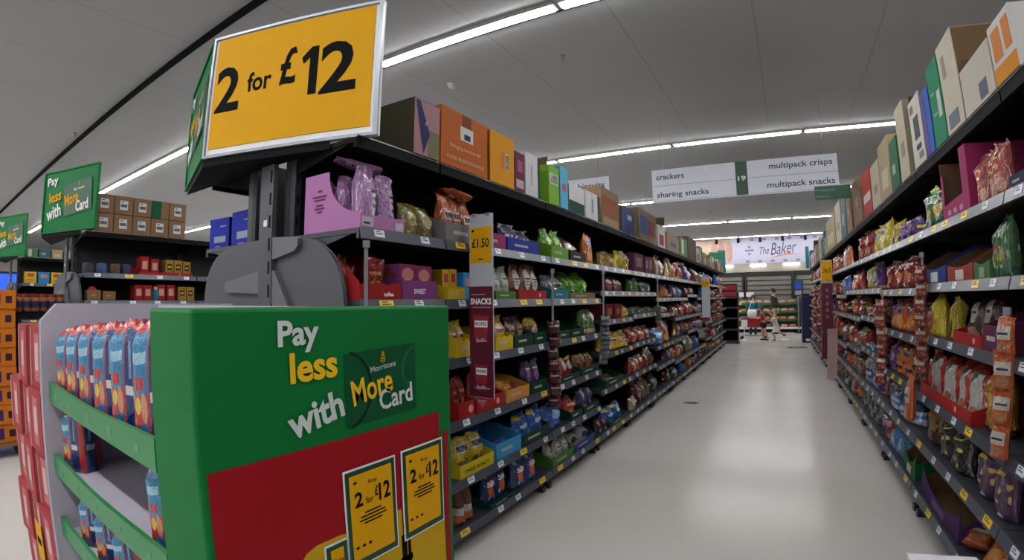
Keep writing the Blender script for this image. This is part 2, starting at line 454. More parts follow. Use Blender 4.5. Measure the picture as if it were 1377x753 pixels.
scheme('yellow', (196, 172, 30), [('r', .42, .58, .1, .9, (46, 40, 20))])
scheme('whitegreenb', (176, 182, 170), [('e', .5, .62, .34, .2, DW), ('r', .3, .7, .6, .64, (40, 40, 40)), ('r', 0, 1, 0, .2, (70, 120, 60))], ((120, 150, 90), .2, .5, 6, .35), foil=.1)
scheme('browncirc', (142, 88, 54), [('e', .5, .55, .36, .3, (208, 206, 202)), ('r', .2, .8, .56, .60, (36, 34, 36)), ('r', .35, .65, .48, .51, (90, 88, 88)), ('r', .35, .65, .40, .42, (90, 88, 88))], ((176, 120, 80), 0, 1, 8, .3), foil=.05)
scheme('silverpink', (170, 172, 178), [('r', .35, .65, .7, .95, (190, 70, 130)), ('r', .3, .7, .4, .55, (40, 40, 50))], foil=.7)
scheme('yellowred', (214, 176, 36), [('r', .12, .88, .48, .66, (206, 200, 190)), ('r', .18, .82, .50, .60, DR), ('e', .5, .22, .3, .12, (230, 200, 90))], foil=.1)
scheme('maroonround', (84, 24, 34), [('e', .5, .5, .36, .26, (170, 130, 110)), ('r', .25, .75, .5, .55, DB)], ((120, 60, 50), 0, .3, 7, .4), foil=.35)
scheme('maroonyel', (96, 30, 38), [('r', 0, 1, .66, 1, (206, 176, 40)), ('e', .5, .5, .35, .12, (206, 150, 120))], ((150, 90, 70), .1, .4, 7, .4))
scheme('leafgreen', (96, 132, 70), [('e', .5, .68, .3, .12, (206, 208, 196)), ('r', 0, 1, 0, .22, (196, 186, 140))], ((36, 92, 40), .15, .9, 5, .42), foil=.1)
scheme('greendots', (70, 120, 76), [('e', .3, .3, .12, .1, (196, 170, 50)), ('e', .7, .36, .12, .1, (196, 170, 50)), ('e', .3, .5, .1, .08, (150, 40, 40)), ('e', .5, .78, .3, .12, (170, 186, 170)), ('r', 0, 1, 0, .16, (30, 96, 60))], ((170, 190, 160), .1, .9, 5, .3), foil=.1)
scheme('redcrisp', (150, 30, 26), [('r', 0, 1, 0, .14, (210, 186, 40)), ('r', .2, .8, .58, .66, (196, 120, 80)), ('e', .5, .36, .3, .1, (190, 110, 50))], ((176, 66, 40), .15, .5, 6, .4))
scheme('orangeyel', (222, 140, 30), [('e', .65, .6, .18, .14, (120, 40, 80)), ('r', .2, .8, .2, .34, (60, 60, 66))], foil=.15)
scheme('purple', (76, 34, 104), [('e', .5, .5, .32, .2, (150, 110, 160)), ('r', .2, .8, .68, .74, DW), ('r', 0, 1, 0, .1, (180, 140, 90))])
scheme('redwhite', (170, 36, 34), [('e', .5, .6, .35, .2, DW), ('r', 0, 1, .82, 1, (206, 176, 50))])
scheme('bronze', (128, 82, 44), [('r', 0, 1, .84, 1, (190, 150, 40)), ('e', .5, .5, .3, .2, (90, 40, 26))], ((170, 110, 60), .1, .8, 6, .35), foil=.35)
scheme('mixgreen', (60, 120, 70), [('r', 0, 1, .6, .8, (180, 60, 50)), ('r', 0, 1, 0, .2, (40, 120, 140))])
scheme('redgloss', (140, 28, 30), [('e', .5, .58, .3, .12, (206, 180, 120)), ('e', .6, .28, .3, .15, (196, 110, 50))], ((186, 70, 46), 0, 1, 5, .38), foil=.35, rough=.25)
scheme('blue', (30, 84, 170), [('e', .5, .55, .3, .16, (120, 170, 220))], ((60, 120, 200), 0, 1, 5, .3))
scheme('bluewave', (34, 102, 186), [('r', 0, .45, .78, .92, (220, 196, 40)), ('r', .2, .8, .5, .62, (200, 214, 226))], ((80, 150, 210), .1, .5, 5, .35))
scheme('redorange', (186, 60, 30), [('r', .2, .8, .6, .7, (220, 180, 60)), ('e', .5, .3, .3, .16, (220, 130, 50))])
scheme('whitepurple', (190, 186, 196), [('r', 0, .4, 0, 1, (60, 40, 110)), ('e', .6, .5, .2, .2, (60, 60, 90))], foil=.3)
scheme('olive', (84, 80, 36), [('e', .5, .5, .3, .2, (130, 124, 70))])
scheme('yelpro', (206, 182, 34), [('r', .12, .88, .55, .78, (206, 204, 196)), ('e', .3, .25, .2, .12, (96, 88, 50)), ('e', .72, .28, .16, .1, (120, 110, 70))], None, [('PROPER', .5, .665, .66, .14, BLACK, .03)], foil=.05)
scheme('bite', (110, 66, 36), [('r', 0, 1, .3, .5, DW), ('r', 0, 1, .1, .3, (206, 110, 40))], foil=.4)
scheme('pretzel', (24, 50, 116), [('e', .52, .42, .28, .24, (206, 92, 36)), ('e', .3, .2, .08, .06, (190, 200, 214)), ('e', .2, .82, .1, .06, (150, 170, 200)), ('e', .75, .88, .1, .05, (120, 150, 196))], ((60, 96, 160), 0, 1, 4, .2),
       [('Salti', .5, .6, .62, .15, WHITE, .03)], foil=.1)
scheme('whitebag', (186, 184, 180), [('r', 0, 1, .8, 1, (150, 152, 156)), ('e', .5, .5, .32, .16, (60, 66, 100))], foil=.3)
scheme('blackpink', (30, 26, 30), [('r', .1, .5, .55, .8, (200, 110, 120)), ('r', .2, .8, .1, .2, (190, 190, 190))])
scheme('kraftbag', (140, 112, 84), [('r', .2, .8, .4, .7, (210, 200, 186))], foil=0)
scheme('sunred', (168, 66, 62), [('e', .45, .62, .2, .1, (222, 176, 30)), ('r', .2, .75, .56, .67, (178, 40, 40)), ('e', .4, .32, .2, .09, (222, 176, 30)), ('r', .18, .68, .26, .37, (178, 40, 40)), ('e', .7, .2, .22, .13, (206, 150, 120))], ((186, 92, 82), 0, 1, 3, .3), foil=.15)
scheme('greenwide', (44, 110, 46), [('r', .08, .92, .58, .74, (206, 210, 200)), ('r', .14, .30, .6, .72, (30, 90, 40)), ('r', .42, .58, .6, .72, (30, 90, 40)), ('r', .70, .86, .6, .72, (30, 90, 40)), ('e', .5, .36, .36, .14, (186, 150, 60)), ('r', 0, 1, 0, .18, (16, 84, 50)), ('r', 0, 1, .84, 1, (176, 176, 40))], ((120, 150, 50), .4, .9, 6, .3))
scheme('navyyel', (30, 34, 110), [('r', 0, 1, .4, .55, (220, 190, 30)), ('r', 0, 1, 0, .25, (190, 60, 70))])
scheme('yellowpuff', (212, 190, 24), [('r', .1, .9, .52, .66, (206, 220, 230))], ((238, 224, 110), 0, 1, 5, .42), [('Skips', .5, .59, .66, .14, mat('print_blue', (30, 70, 150), .5), .03)], foil=.1)
scheme('yellowpuff2', (214, 194, 20), [('r', .2, .8, .3, .4, (190, 150, 20))], foil=.2)
scheme('redcream', (130, 26, 24), [('r', .1, .9, .78, .86, DB), ('e', .5, .35, .3, .2, (206, 110, 50)), ('r', .1, .3, .08, .2, DW)], ((214, 190, 150), .62, .95, 7, .42))
scheme('lemonpink', (196, 196, 40), [('r', .15, .75, .12, .6, (196, 140, 120)), ('r', .15, .85, .62, .7, (40, 70, 40))], foil=.25)
scheme('maroonoval', (66, 22, 26), [('e', .5, .66, .34, .22, (176, 172, 168)), ('r', .2, .8, .64, .70, (60, 56, 56)), ('e', .5, .22, .4, .14, (150, 110, 90))], foil=.1)
scheme('goldfoil', (196, 146, 34), [('r', 0, 1, 0, .12, (90, 30, 60)), ('e', .5, .5, .3, .1, (226, 190, 90))], foil=.55, rough=.25)
scheme('redgreenw', (180, 42, 38), [('r', .55, .95, .0, .85, (196, 196, 190)), ('e', .6, .78, .22, .1, (40, 110, 40)), ('r', 0, .55, .12, .2, (80, 140, 50)), ('e', .75, .2, .15, .08, (190, 110, 80))], foil=.1)
scheme('orangeblk', (190, 96, 26), [('r', .15, .85, .62, .8, (70, 30, 20)), ('r', .1, .9, .2, .3, (60, 24, 20))], ((90, 36, 20), .25, .55, 5, .3))
scheme('purplepop', (72, 34, 80), [('r', .1, .8, .84, .94, (206, 206, 210)), ('r', .15, .6, .70, .77, (214, 186, 40)), ('e', .62, .06, .14, .05, (210, 206, 214))], ((206, 166, 90), .24, .64, 5, .36), foil=.12)
scheme('blacklime', (24, 24, 24), [('e', .5, .84, .3, .12, (190, 210, 40)), ('e', .5, .84, .22, .085, (60, 60, 60)), ('e', .5, .3, .1, .06, (206, 200, 50)), ('e', .25, .45, .09, .05, (206, 200, 50)), ('e', .75, .55, .09, .05, (206, 190, 110)), ('e', .7, .2, .1, .06, (206, 210, 50))])
scheme('goldbrown', (150, 112, 40), [('r', 0, 1, 0, .35, (84, 44, 30)), ('r', 0, 1, .75, 1, (200, 80, 50))], ((70, 40, 24), .1, .7, 5, .35))
scheme('blueslump', (40, 60, 112), [('r', 0, 1, 0, .4, (176, 190, 206)), ('r', 0, 1, .2, .3, (60, 120, 190))], ((150, 160, 180), .5, .9, 5, .3))
scheme('silverblue', (150, 154, 166), [('r', .1, .9, .2, .5, (40, 70, 150)), ('r', .25, .75, .3, .4, DW)], ((170, 130, 110), .6, 1, 5, .35), foil=.5)
scheme('silver', (160, 160, 160), [('e', .5, .55, .3, .2, (40, 40, 44))], ((60, 56, 56), 0, .3, 4, .4), foil=.8, rough=.22)
scheme('skyfoil', (70, 140, 196), [('e', .5, .5, .3, .2, (200, 214, 226))], foil=.5)
scheme('orangepack', (198, 92, 36), [('r', .1, .9, .38, .72, (200, 192, 186)), ('r', .2, .8, .5, .56, (60, 60, 60)), ('e', .5, .2, .34, .12, (170, 120, 80))], foil=.2)
scheme('redpack', (140, 60, 52), [('r', .15, .85, .5, .7, (190, 170, 160))], ((180, 110, 90), 0, 1, 4, .4), foil=.35)
scheme('greypack', (110, 116, 120), [('r', .1, .9, .3, .6, (60, 70, 80))], ((150, 156, 160), 0, 1, 4, .4), foil=.45)
scheme('maroonpack', (72, 22, 32), [('r', .15, .85, .5, .62, (190, 150, 150))], ((110, 50, 54), 0, 1, 4, .35), foil=.4)
scheme('blueyel', (30, 60, 150), [('r', 0, 1, .75, 1, (220, 190, 30)), ('r', .2, .8, .3, .55, (200, 210, 220))])
scheme('nappy', (196, 52, 46), [('r', .0, .26, .42, .90, (40, 130, 176)), ('r', .02, .24, .66, .75, (150, 196, 216)), ('e', .08, .34, .06, .07, (216, 190, 60)), ('r', .03, .2, .46, .56, (190, 40, 44)), ('e', .19, .32, .05, .12, (206, 150, 120)), ('r', .28, .46, 0, .93, (16, 56, 116)), ('r', .29, .43, .36, .44, (210, 214, 218)), ('r', .34, .38, .5, .82, (120, 150, 190)), ('r', .1, .24, .0, .2, (60, 120, 170)), ('r', .64, .82, 0, 1, (16, 56, 116)), ('r', .66, .80, .36, .45, (210, 214, 218)), ('r', .70, .74, .5, .85, (120, 150, 190))], foil=.02, rough=.3)
scheme('lightbluebag', (130, 170, 200), [('e', .5, .5, .3, .2, (210, 214, 220))])

_BAG = {}
def bag_surface(rs, br=.56):
    a1, a2, p1, p2 = rs.uniform(.05, .09), rs.uniform(.03, .05), rs.uniform(0, 6), rs.uniform(0, 6)
    lean = rs.uniform(-.05, .12); skew = rs.uniform(-.05, .05); q1 = rs.uniform(3, 5); fold = rs.uniform(-.22, .16)
    def th(u, v):
        tu = max(0.0, 1-abs(2*u-1)**3.6)**0.5
        if v < .08: tv = .66+.34*math.sin(v/.08*PI/2)
        elif v < br: tv = 1.0
        elif v < .92: tv = .04+.96*max(0, 1-(v-br)/(.92-br))**.68
        else: tv = .04
        return tu*tv
    def hw(v): return .5*(1-.05*math.sin(PI*min(1, v/.9)) if v < .9 else 1.0)
    def ridge(t): return 1-2*abs(math.sin(t))
    def pt(u, v, s):
        x = (2*u-1)*hw(v) + skew*v*v + .012*math.sin(9*v+p1)
        up = max(0, v-.35)
        w_ = a1*ridge(q1*u+3*v+p1)*(.5+v) + a2*ridge(5*u-6*v+p2) + .10*up*ridge(8*u+p1+2*v)
        t = th(u, v)
        top = max(0, v-.82)
        y = .5 + s*.5*t*(1+w_*1.7) + lean*v*v + (.09*math.sin(7*u+p1)*top/.18) + fold*(top/.18)**2
        z = v + (.03*math.sin(5*u+p2) if v > .9 else 0) - abs(fold)*.25*(top/.18)**2
        return (x, y, z)
    return pt
def bag_mesh(sch, var, nu=13, nv=18):
    """a filled pillow bag: pinched top seam, gusseted foot; unit width, depth and height"""
    key = (sch, var, nu)
    if key in _BAG: return _BAG[key]
    rs = random.Random(sum(map(ord, sch))*7+var*31)
    pt = bag_surface(rs, .72 if var >= 10 else .56)
    m, texts = P[sch]
    b = MB()
    vs = []; uv = []; fs = []
    vv = [j/nv for j in range(nv+1)]
    for s in (-1, 1):
        for v in vv:
            for i in range(nu+1):
                u = i/nu; vs.append(pt(u, v, s)); uv.append((u if s < 0 else 1-u, v))
    n1 = (nu+1)*(nv+1)
    for j in range(nv):
        for i in range(nu):
            q = j*(nu+1)+i
            fs.append((q, q+1, q+nu+2, q+nu+1))
            fs.append((n1+q+1, n1+q, n1+q+nu+1, n1+q+nu+2))
    for j in range(nv):      # side seams
        q = j*(nu+1); fs.append((n1+q, q, q+nu+1, n1+q+nu+1))
        q += nu; fs.append((q, n1+q, n1+q+nu+1, q+nu+1))
    for i in range(nu):      # foot and top
        fs.append((i+1, i, n1+i, n1+i+1)); q = nv*(nu+1)+i; fs.append((q, q+1, n1+q+1, n1+q))
    b.add(vs, fs, m, uv)
    for (t, cx, cz, tw, thh, tm, bold) in texts:
        def fn(X, Z): return pt(min(1, max(0, X+.5)), Z, -1)[1]-.03
        b.text(t, cx-.5-tw/2, cx-.5+tw/2, cz-thh/2, cz+thh/2, tm, bold=bold, fn=fn)
    me = b.mesh('bag_'+sch, True)
    _BAG[key] = me
    return me
SIDE = {'L': (LX, 1, PI/2), 'R': (RX, -1, -PI/2)}
def place(o, side, y, z, back, rz=0.0):
    """stand a thing on the shelf: y along the aisle, back = how far behind the shelf edge its front sits"""
    x, sg, r = SIDE[side]
    o.location = (x - sg*back, y, z); o.rotation_euler = (0, 0, r+rz)
    return o
rg = random.Random(11)
def bag(side, y, z, back, wd, dp, ht, sch, label, cat='bag of snacks', group=None, name='snack_bag', rz=0.0, rx=0.0, far=False, var=None):
    me = bag_mesh(sch, rg.randrange(3)+(10 if name == 'multipack_bag' else 0) if var is None else var, *((8, 10) if far else (13, 18)))
    if rx < 0: z += dp*math.sin(-rx)*.95
    o = link(name, me); place(o, side, y, z, back, rz); o.scale = (wd, dp, ht)
    if rx: o.rotation_euler.x = rx
    return tag(o, label, cat, group)

# ------------------------------------------------------------ products: display trays
TR = {'greytray': (120, 118, 120), 'magenta': (150, 40, 92), 'bluetray': (28, 50, 150), 'limetray': (104, 156, 46), 'darktray': (40, 34, 36), 'purpletray': (128, 62, 128), 'yellowtray': (214, 180, 40),
      'greentray': (76, 122, 54), 'redtray': (164, 34, 34), 'tealtray': (30, 122, 132), 'krafttray': (134, 112, 76), 'dgreentray': (20, 60, 46), 'orangetray': (206, 140, 62), 'yelprotray': (206, 182, 34),
      'skytray': (62, 148, 200), 'indigotray': (52, 66, 140), 'navytray': (28, 34, 74), 'plumtray': (92, 38, 72), 'pink': (190, 128, 186), 'toffee': (162, 30, 34)}
for q, c in TR.items(): mat(q+'_card', tuple(x*0.86 for x in c), 0.6, spec=0.16)
TTEXT = {'purpletray': ('SWEET', WHITE), 'yelprotray': ('SWEET & SALTY', BLACK)}
def tray(side, y0, y1, z, key, lip, label, back=0.006, dp=0.30, backh=None):
    wd = abs(y1-y0)-0.006; m = MATS[key+'_card']; th = 0.004
    t = thing('display_tray', label, 'display tray', (0, 0, 0)); place(t, side, (y0+y1)/2, z, back)
    b = MB(); b.box(-wd/2, wd/2, 0, dp, 0.0005, th, m)
    bh = backh or lip+0.05
    b.box(-wd/2, wd/2, dp-th, dp, th, bh, m)
    for sx in (-1, 1):
        x = sx*(wd/2-th/2)
        b.prism([(0, th), (dp, th), (dp, bh), (dp*.55, bh), (0, lip)], x-th/2, x+th/2, m, 'x')
    b.build('tray_body', t)
    f = MB()
    if key in ('yellowtray', 'toffee'):
        n = 24; pts = [(-wd/2+th, th)] + [(wd/2-th, th)]
        top = [(wd/2-th-(wd-2*th)*i/n, lip*(.82+.18*abs(math.sin(i/n*PI*3)))) for i in range(n+1)]
        f.prism(pts+top, 0, th, m, 'y')
    else: f.box(-wd/2+th, wd/2-th, 0, th, th, lip, m)
    if key in TTEXT: f.text(TTEXT[key][0], -wd*(.17 if key == 'purpletray' else .36), wd*(.17 if key == 'purpletray' else .36), lip*.32, lip*.58, TTEXT[key][1], bold=.02)
    elif key == 'toffee': f.text('toffee', wd*.05, wd*.28, lip*.22, lip*.46, WHITE, bold=.03)
    elif key == 'redtray':
        f.lathe([(lip*.3, 0)], m, 3) if False else None
        f.prism([(wd*.25+lip*.24*math.cos(a*PI/8), lip*.5+lip*.24*math.sin(a*PI/8)) for a in range(16)], -.0015, 0, mat('tray_logo_pale', (200, 130, 130), .5), 'y')
    else:
        f.box(-wd*.3, wd*.12, -.001, 0, lip*.42, lip*.6, mat('tray_print_pale', (150, 150, 146), .6))
    f.build('front_lip', t)
    return t

# ------------------------------------------------------------ products: cartons
BX = {  # body colour, [panels u0,u1,v0,v1,rgb on the front], [texts string,u,v,w,h,rgb,rot], side colour
 'works': ((66, 62, 44), [(0, 1, 0, 1, (170, 128, 136)), (.52, 1, 0, .5, (122, 116, 88))], [('SHREDS', .45, .6, .1, .05, DW, 1)], None),
 'orangecode': ((186, 96, 32), [(.42, .62, .78, 1, (120, 60, 36)), (.38, .66, .52, .78, (214, 214, 212)), (.46, .60, .55, .66, (50, 54, 70))], [('Bringing food to life', .5, .36, .66, .08, (214, 178, 150), 0), ('CODE: BLOODORANGE', .5, .16, .8, .06, (214, 178, 150), 0)], None),
 'yelside': ((214, 146, 20), [(.62, .76, .30, .66, DW)], [('PROPER', .69, .48, .30, .11, DB, PI/2), ('POPCORN', .5, .5, .3, .07, (206, 96, 70), PI/2)], (150, 84, 30)),
 'plumart': ((110, 40, 76), [(.1, .9, .08, .3, (190, 170, 180)), (.2, .8, .5, .8, (150, 90, 120))], [], (170, 130, 150)),
 'whiteteal': ((206, 208, 212), [(.84, 1, 0, 1, (24, 60, 56))], [('Salt & Vinegar', .4, .5, .5, .1, (60, 66, 80), PI/2)], None),
 'limecheese': ((120, 172, 48), [(.12, .88, .52, .8, DW)], [('CHEESE', .5, .71, .6, .1, DB, 0), ('& ONION', .5, .6, .6, .09, DB, 0)], None),
 'skyblue': ((84, 170, 204), [(.3, .7, .42, .6, (200, 60, 60))], [], None),
 'whitegreen': ((206, 208, 208), [(0, 1, 0, .42, (16, 66, 56))], [], (20, 60, 54)),
 'whitenarrow': ((206, 208, 210), [(.82, 1, 0, 1, (30, 66, 66))], [('Salt & Onion', .42, .5, .5, .14, (70, 74, 86), PI/2)], None),
 'kraftrust': ((134, 108, 76), [(0, 1, .25, .78, (140, 80, 46)), (.1, .9, 0, .2, (160, 128, 96))], [], None),
 'blueolive': ((36, 52, 110), [(.35, .6, .55, .75, (170, 176, 186)), (.7, 1, 0, 1, (84, 78, 50))], [], (84, 78, 50)),
 'kraftbluered': ((140, 118, 88), [(.05, .5, .2, .8, (52, 84, 150)), (.5, .95, .2, .75, (150, 62, 62))], [], (96, 84, 56)),
 'whitered': ((200, 200, 204), [(.2, .8, .1, .6, (160, 50, 60))], [], None),
 'kraftblue': ((140, 116, 88), [(.3, .7, .3, .55, (50, 90, 160))], [], None),
 'greenart': ((86, 120, 86), [(.2, .5, .1, .9, (190, 200, 180))], [], None),
 'kraftdark': ((84, 66, 44), [], [], None),
 'whiteorange': ((206, 204, 204), [(0, 1, 0, .28, (214, 138, 24)), (.12, .5, .36, .88, (206, 128, 60)), (.62, .9, .4, .9, (206, 128, 60))], [], (208, 206, 206)),
 'kraftopen': ((196, 190, 178), [(.55, .8, .06, .4, (90, 96, 120))], [], (112, 88, 64)),
 'creamtall': ((196, 190, 172), [(.15, .75, .04, .2, (110, 116, 130)), (.2, .4, .6, .85, (150, 146, 136))], [], (120, 96, 70)),
 'jadebox': ((24, 128, 92), [(.62, .9, .30, .62, (190, 200, 190)), (.15, .45, .62, .66, (120, 176, 150)), (.2, .5, .36, .4, (120, 176, 150))], [], None),
 'bluepurple': ((40, 92, 176), [(0, .45, 0, 1, (92, 66, 140))], [], None),
 'whiteprint': ((196, 192, 184), [(.3, .75, .38, .72, (70, 70, 72)), (.12, .4, .8, .92, (110, 110, 108)), (.35, .75, .22, .3, (60, 60, 60)), (.5, .85, .08, .18, (120, 118, 116))], [], (140, 130, 112)),
 'cream': ((176, 168, 146), [(.3, .7, .3, .5, (140, 132, 112))], [], None),
 'dgreenbox': ((28, 92, 60), [(.2, .6, .3, .5, (140, 170, 140))], [], None),
 'kraftcream': ((158, 140, 110), [(.2, .8, .15, .5, (186, 176, 150))], [], None),
 'redbanner': ((176, 40, 34), [(.1, .9, .3, .5, (206, 200, 196))], [], None),
 'kraft': ((132, 100, 68), [(.3, .6, .4, .6, (160, 136, 110))], [], None),
 'tealbox': ((60, 100, 110), [(.2, .6, .3, .6, (130, 160, 166))], [], None),
 'plumbox': ((84, 34, 66), [(.2, .8, .3, .8, (150, 110, 120))], [], None),
 'purplesweet': ((126, 62, 116), [(0, 1, .5, 1, (120, 50, 92)), (.15, .85, .52, .9, (196, 120, 120)), (.3, .7, .48, .62, (206, 150, 90))], [], None),
 'yellowbox': ((212, 176, 40), [(.2, .8, .56, .86, (180, 70, 80)), (.2, .8, .2, .36, (190, 140, 30))], [], (150, 110, 20)),
 'bluebox': ((40, 130, 190), [(.2, .8, .5, .8, (206, 120, 110))], [], None),
 'redbox': ((110, 30, 30), [(.2, .8, .3, .7, (170, 90, 70))], [], None),
 'bluecase': ((26, 44, 160), [(.25, .85, .2, .42, (150, 156, 180)), (.55, .85, .72, .76, (160, 170, 210)), (.3, .6, .06, .09, (160, 170, 210))], [], (18, 26, 84)),
 'browncase': ((126, 98, 72), [(.28, .72, .25, .78, (206, 208, 212)), (.32, .68, .4, .58, (90, 92, 100)), (.34, .5, .66, .72, (60, 60, 66))], [], None),
 'greencase': ((126, 98, 72), [(.0, .55, .0, 1, (20, 84, 54))], [], None),
 'redtin': ((150, 34, 36), [(.2, .8, .3, .75, (196, 150, 140))], [], None),
 'goldtin': ((150, 116, 44), [(.2, .8, .35, .75, (60, 44, 24)), (.3, .7, .5, .6, (196, 170, 110))], [], None),
 'redgift': ((172, 62, 66), [(.35, .75, .12, .9, (196, 120, 122)), (.42, .68, .3, .75, (214, 186, 188)), (0, .05, 0, 1, (206, 170, 170))], [], (176, 76, 78)),
 'orangecase': ((206, 116, 30), [(.12, .45, .2, .8, (70, 40, 110)), (.62, .86, .3, .7, (60, 34, 50))], [], None),
 'ballotin': ((150, 96, 40), [(.2, .8, .3, .7, (200, 170, 120))], [], None),
}
def card(rgb): return mat('card_%d_%d_%d' % rgb, tuple(x*0.9 for x in rgb), 0.65, spec=0.14)
def carton(side, y0, y1, z, ht, key, label, back=0.045, dp=0.36, cat='carton', name='carton', group=None, open_=False, rz=0.0, at=None):
    body, panels, texts, sidec = BX[key]
    wd = abs(y1-y0)-0.008
    t = thing(name, label, cat, group=group)
    if at: t.location = at[:3]; t.rotation_euler = (0, 0, at[3])
    else: place(t, side, (y0+y1)/2, z, back, rz)
    m = card(body); ms = card(sidec) if sidec else m; th = .005
    b = MB()
    # four upright card walls and a floor; closed lid made of two flaps with a taped seam
    b.box(-wd/2, wd/2, 0, th, .0005, ht, m); b.box(-wd/2, wd/2, dp-th, dp, .0005, ht, m)
    b.box(-wd/2, -wd/2+th, th, dp-th, .0005, ht, ms); b.box(wd/2-th, wd/2, th, dp-th, .0005, ht, ms)
    b.box(-wd/2+th, wd/2-th, th, dp-th, .0005, .006, m)
    for (u0, u1, v0, v1, c) in panels:
        b.box(-wd/2+u0*wd+.001, -wd/2+u1*wd-.001, -.0012-.0004*panels.index((u0, u1, v0, v1, c)), .001, v0*ht+.001, v1*ht-.001, card(c))
    for (s, u, v, w_, h_, c, rt) in texts:
        a = w_*wd if not rt else w_*ht; hh = h_*ht if not rt else h_*wd
        b.text(s, -wd/2+u*wd-a/2, -wd/2+u*wd+a/2, v*ht-hh/2, v*ht+hh/2, card(c), y=-.0034, bold=.015, rot=rt)
    if key == 'works': b.quad([(-wd*.45, -.003, ht*.98), (-wd*.30, -.003, ht*.98), (.10*wd, -.003, ht*.42), (-.14*wd, -.003, .04*ht)], card((36, 44, 96)))
    b.build('body', t)
    if open_:
        inner = card((104, 84, 58))
        f = MB(); f.prism([(dp, ht), (dp+.003, ht), (dp+.05, ht+.07), (dp+.047, ht+.07)], -wd*.48, wd*.48, inner, 'x'); f.build('flap', t)
        f = MB(); f.prism([(-wd/2, ht), (-wd/2+.003, ht), (-wd/2+.012, ht+.06), (-wd/2+.009, ht+.06)], .01, dp-.01, inner, 'y'); f.build('flap', t)
    else:
        f = MB(); f.box(-wd/2+.001, wd/2-.001, .001, dp/2-.0008, ht, ht+.003, m); f.build('flap', t)
        f = MB(); f.box(-wd/2+.001, wd/2-.001, dp/2+.0008, dp-.001, ht, ht+.003, m); f.build('flap', t)
        f = MB(); f.box(-wd/2-.001, wd/2+.001, dp/2-.024, dp/2+.024, ht+.003, ht+.0036, mat('packing_tape', (176, 160, 130), .25)); f.build('tape', t)
    return t
OB = {'magentaopen': ((156, 44, 96), DW), 'greenopen': ((70, 110, 66), (150, 170, 140)), 'redopen': ((150, 60, 46), (206, 196, 190)), 'blueopen': ((44, 60, 130), (206, 206, 210)),
      'purplebowl': ((66, 40, 86), (110, 88, 126)), 'greenbowl': ((24, 88, 50), (190, 200, 190))}
def openbox(side, y0, y1, z, ht, key, label, back=.02, dp=.32, dip=0.45):
    """shelf-ready case with its front torn down: brown card inside"""
    wd = abs(y1-y0)-.008; th = .005; c, c2 = OB[key]; m = card(c); inn = mat('brown_card_inside', (92, 68, 46), .85)
    t = thing('display_box', label, 'display box'); place(t, side, (y0+y1)/2, z, back)
    tall = ht
    b = MB(); b.box(-wd/2, wd/2, dp-th, dp, .0005, tall, m); b.box(-wd/2+th, wd/2-th, dp-th-.002, dp-th, .006, tall-.002, inn)
    for sx in (-1, 1):
        x = sx*(wd/2-th/2)
        pts = [(0, .0005), (dp, .0005), (dp, tall)] + ([(th, tall), (0, tall)] if key == 'magentaopen' else [(dp*.5, tall), (dp*.2, tall*.75), (0, tall*.5)])
        b.prism(pts, x-th/2, x+th/2, m, 'x')
        b.prism([(p[0]*.98+.002, p[1]*.98+.003) for p in pts], x-sx*(th/2+.0015), x-sx*th/2, inn, 'x')
    b.box(-wd/2+th, wd/2-th, th, dp-th, .0005, .006, inn)
    b.build('case_body', t)
    f = MB(); n = 14
    if key == 'magentaopen':
        f.prism([(-wd/2+th, .0005), (wd/2-th, .0005), (wd/2-th, tall), (wd*.28, tall), (wd*.28, tall*.32), (-wd*.42, tall*.26), (-wd*.42, tall*.78), (-wd/2+th, tall*.78)], 0, th, m, 'y')
        for q in range(3): f.box(-wd*.3+q*wd*.22, -wd*.18+q*wd*.22, -.001, 0, tall*.08, tall*.16, card((196, 140, 170)))
    else:
        top = [(wd/2-th-(wd-2*th)*i/n, tall*(1-dip*1.2*(math.sin(PI*i/n)**.6)) if 'bowl' in key else tall*(.5-.08*math.sin(PI*i/n))) for i in range(n+1)]
        f.prism([(-wd/2+th, .0005), (wd/2-th, .0005)]+top, 0, th, m, 'y')
        f.box(-wd*.16, wd*.16, -.0012, .001, tall*.06, tall*.34, card(c2))
    f.build('front_panel', t)
    return t
SB = {}
def small_box(side, y, z, back, wd, dp, ht, key, label, group=None, far=False):
    """retail box: body with tuck-in lid and printed front"""
    if key not in SB:
        body, panels, texts, sidec = BX[key]; b = MB()
        b.box(-.5, .5, 0, 1, 0, .985, card(sidec) if sidec else card(body)); b.box(-.5, .5, -.004, 0, 0, .985, card(body)); b.box(-.49, .49, .01, .99, .985, 1.0, card(body))
        for q, (u0, u1, v0, v1, c) in enumerate(panels):
            pts = [(u0-.5, v0), (u1-.5, v0), (u1-.5, v1), (u0-.5, v1)]
            if key == 'purplesweet' and q: pts = [((u0+u1)/2-.5+(u1-u0)/2*math.cos(a*PI/8)*(1+.08*(a % 2)), (v0+v1)/2+(v1-v0)/2*math.sin(a*PI/8)) for a in range(16)]
            b.prism(pts, -.007-.002*q, -.004, card(c), 'y')
        SB[key] = b.mesh('box_'+key)
    o = link('snack_box', SB[key]); place(o, side, y, z, back); o.scale = (wd, dp, ht)
    return tag(o, label, 'snack box', group)
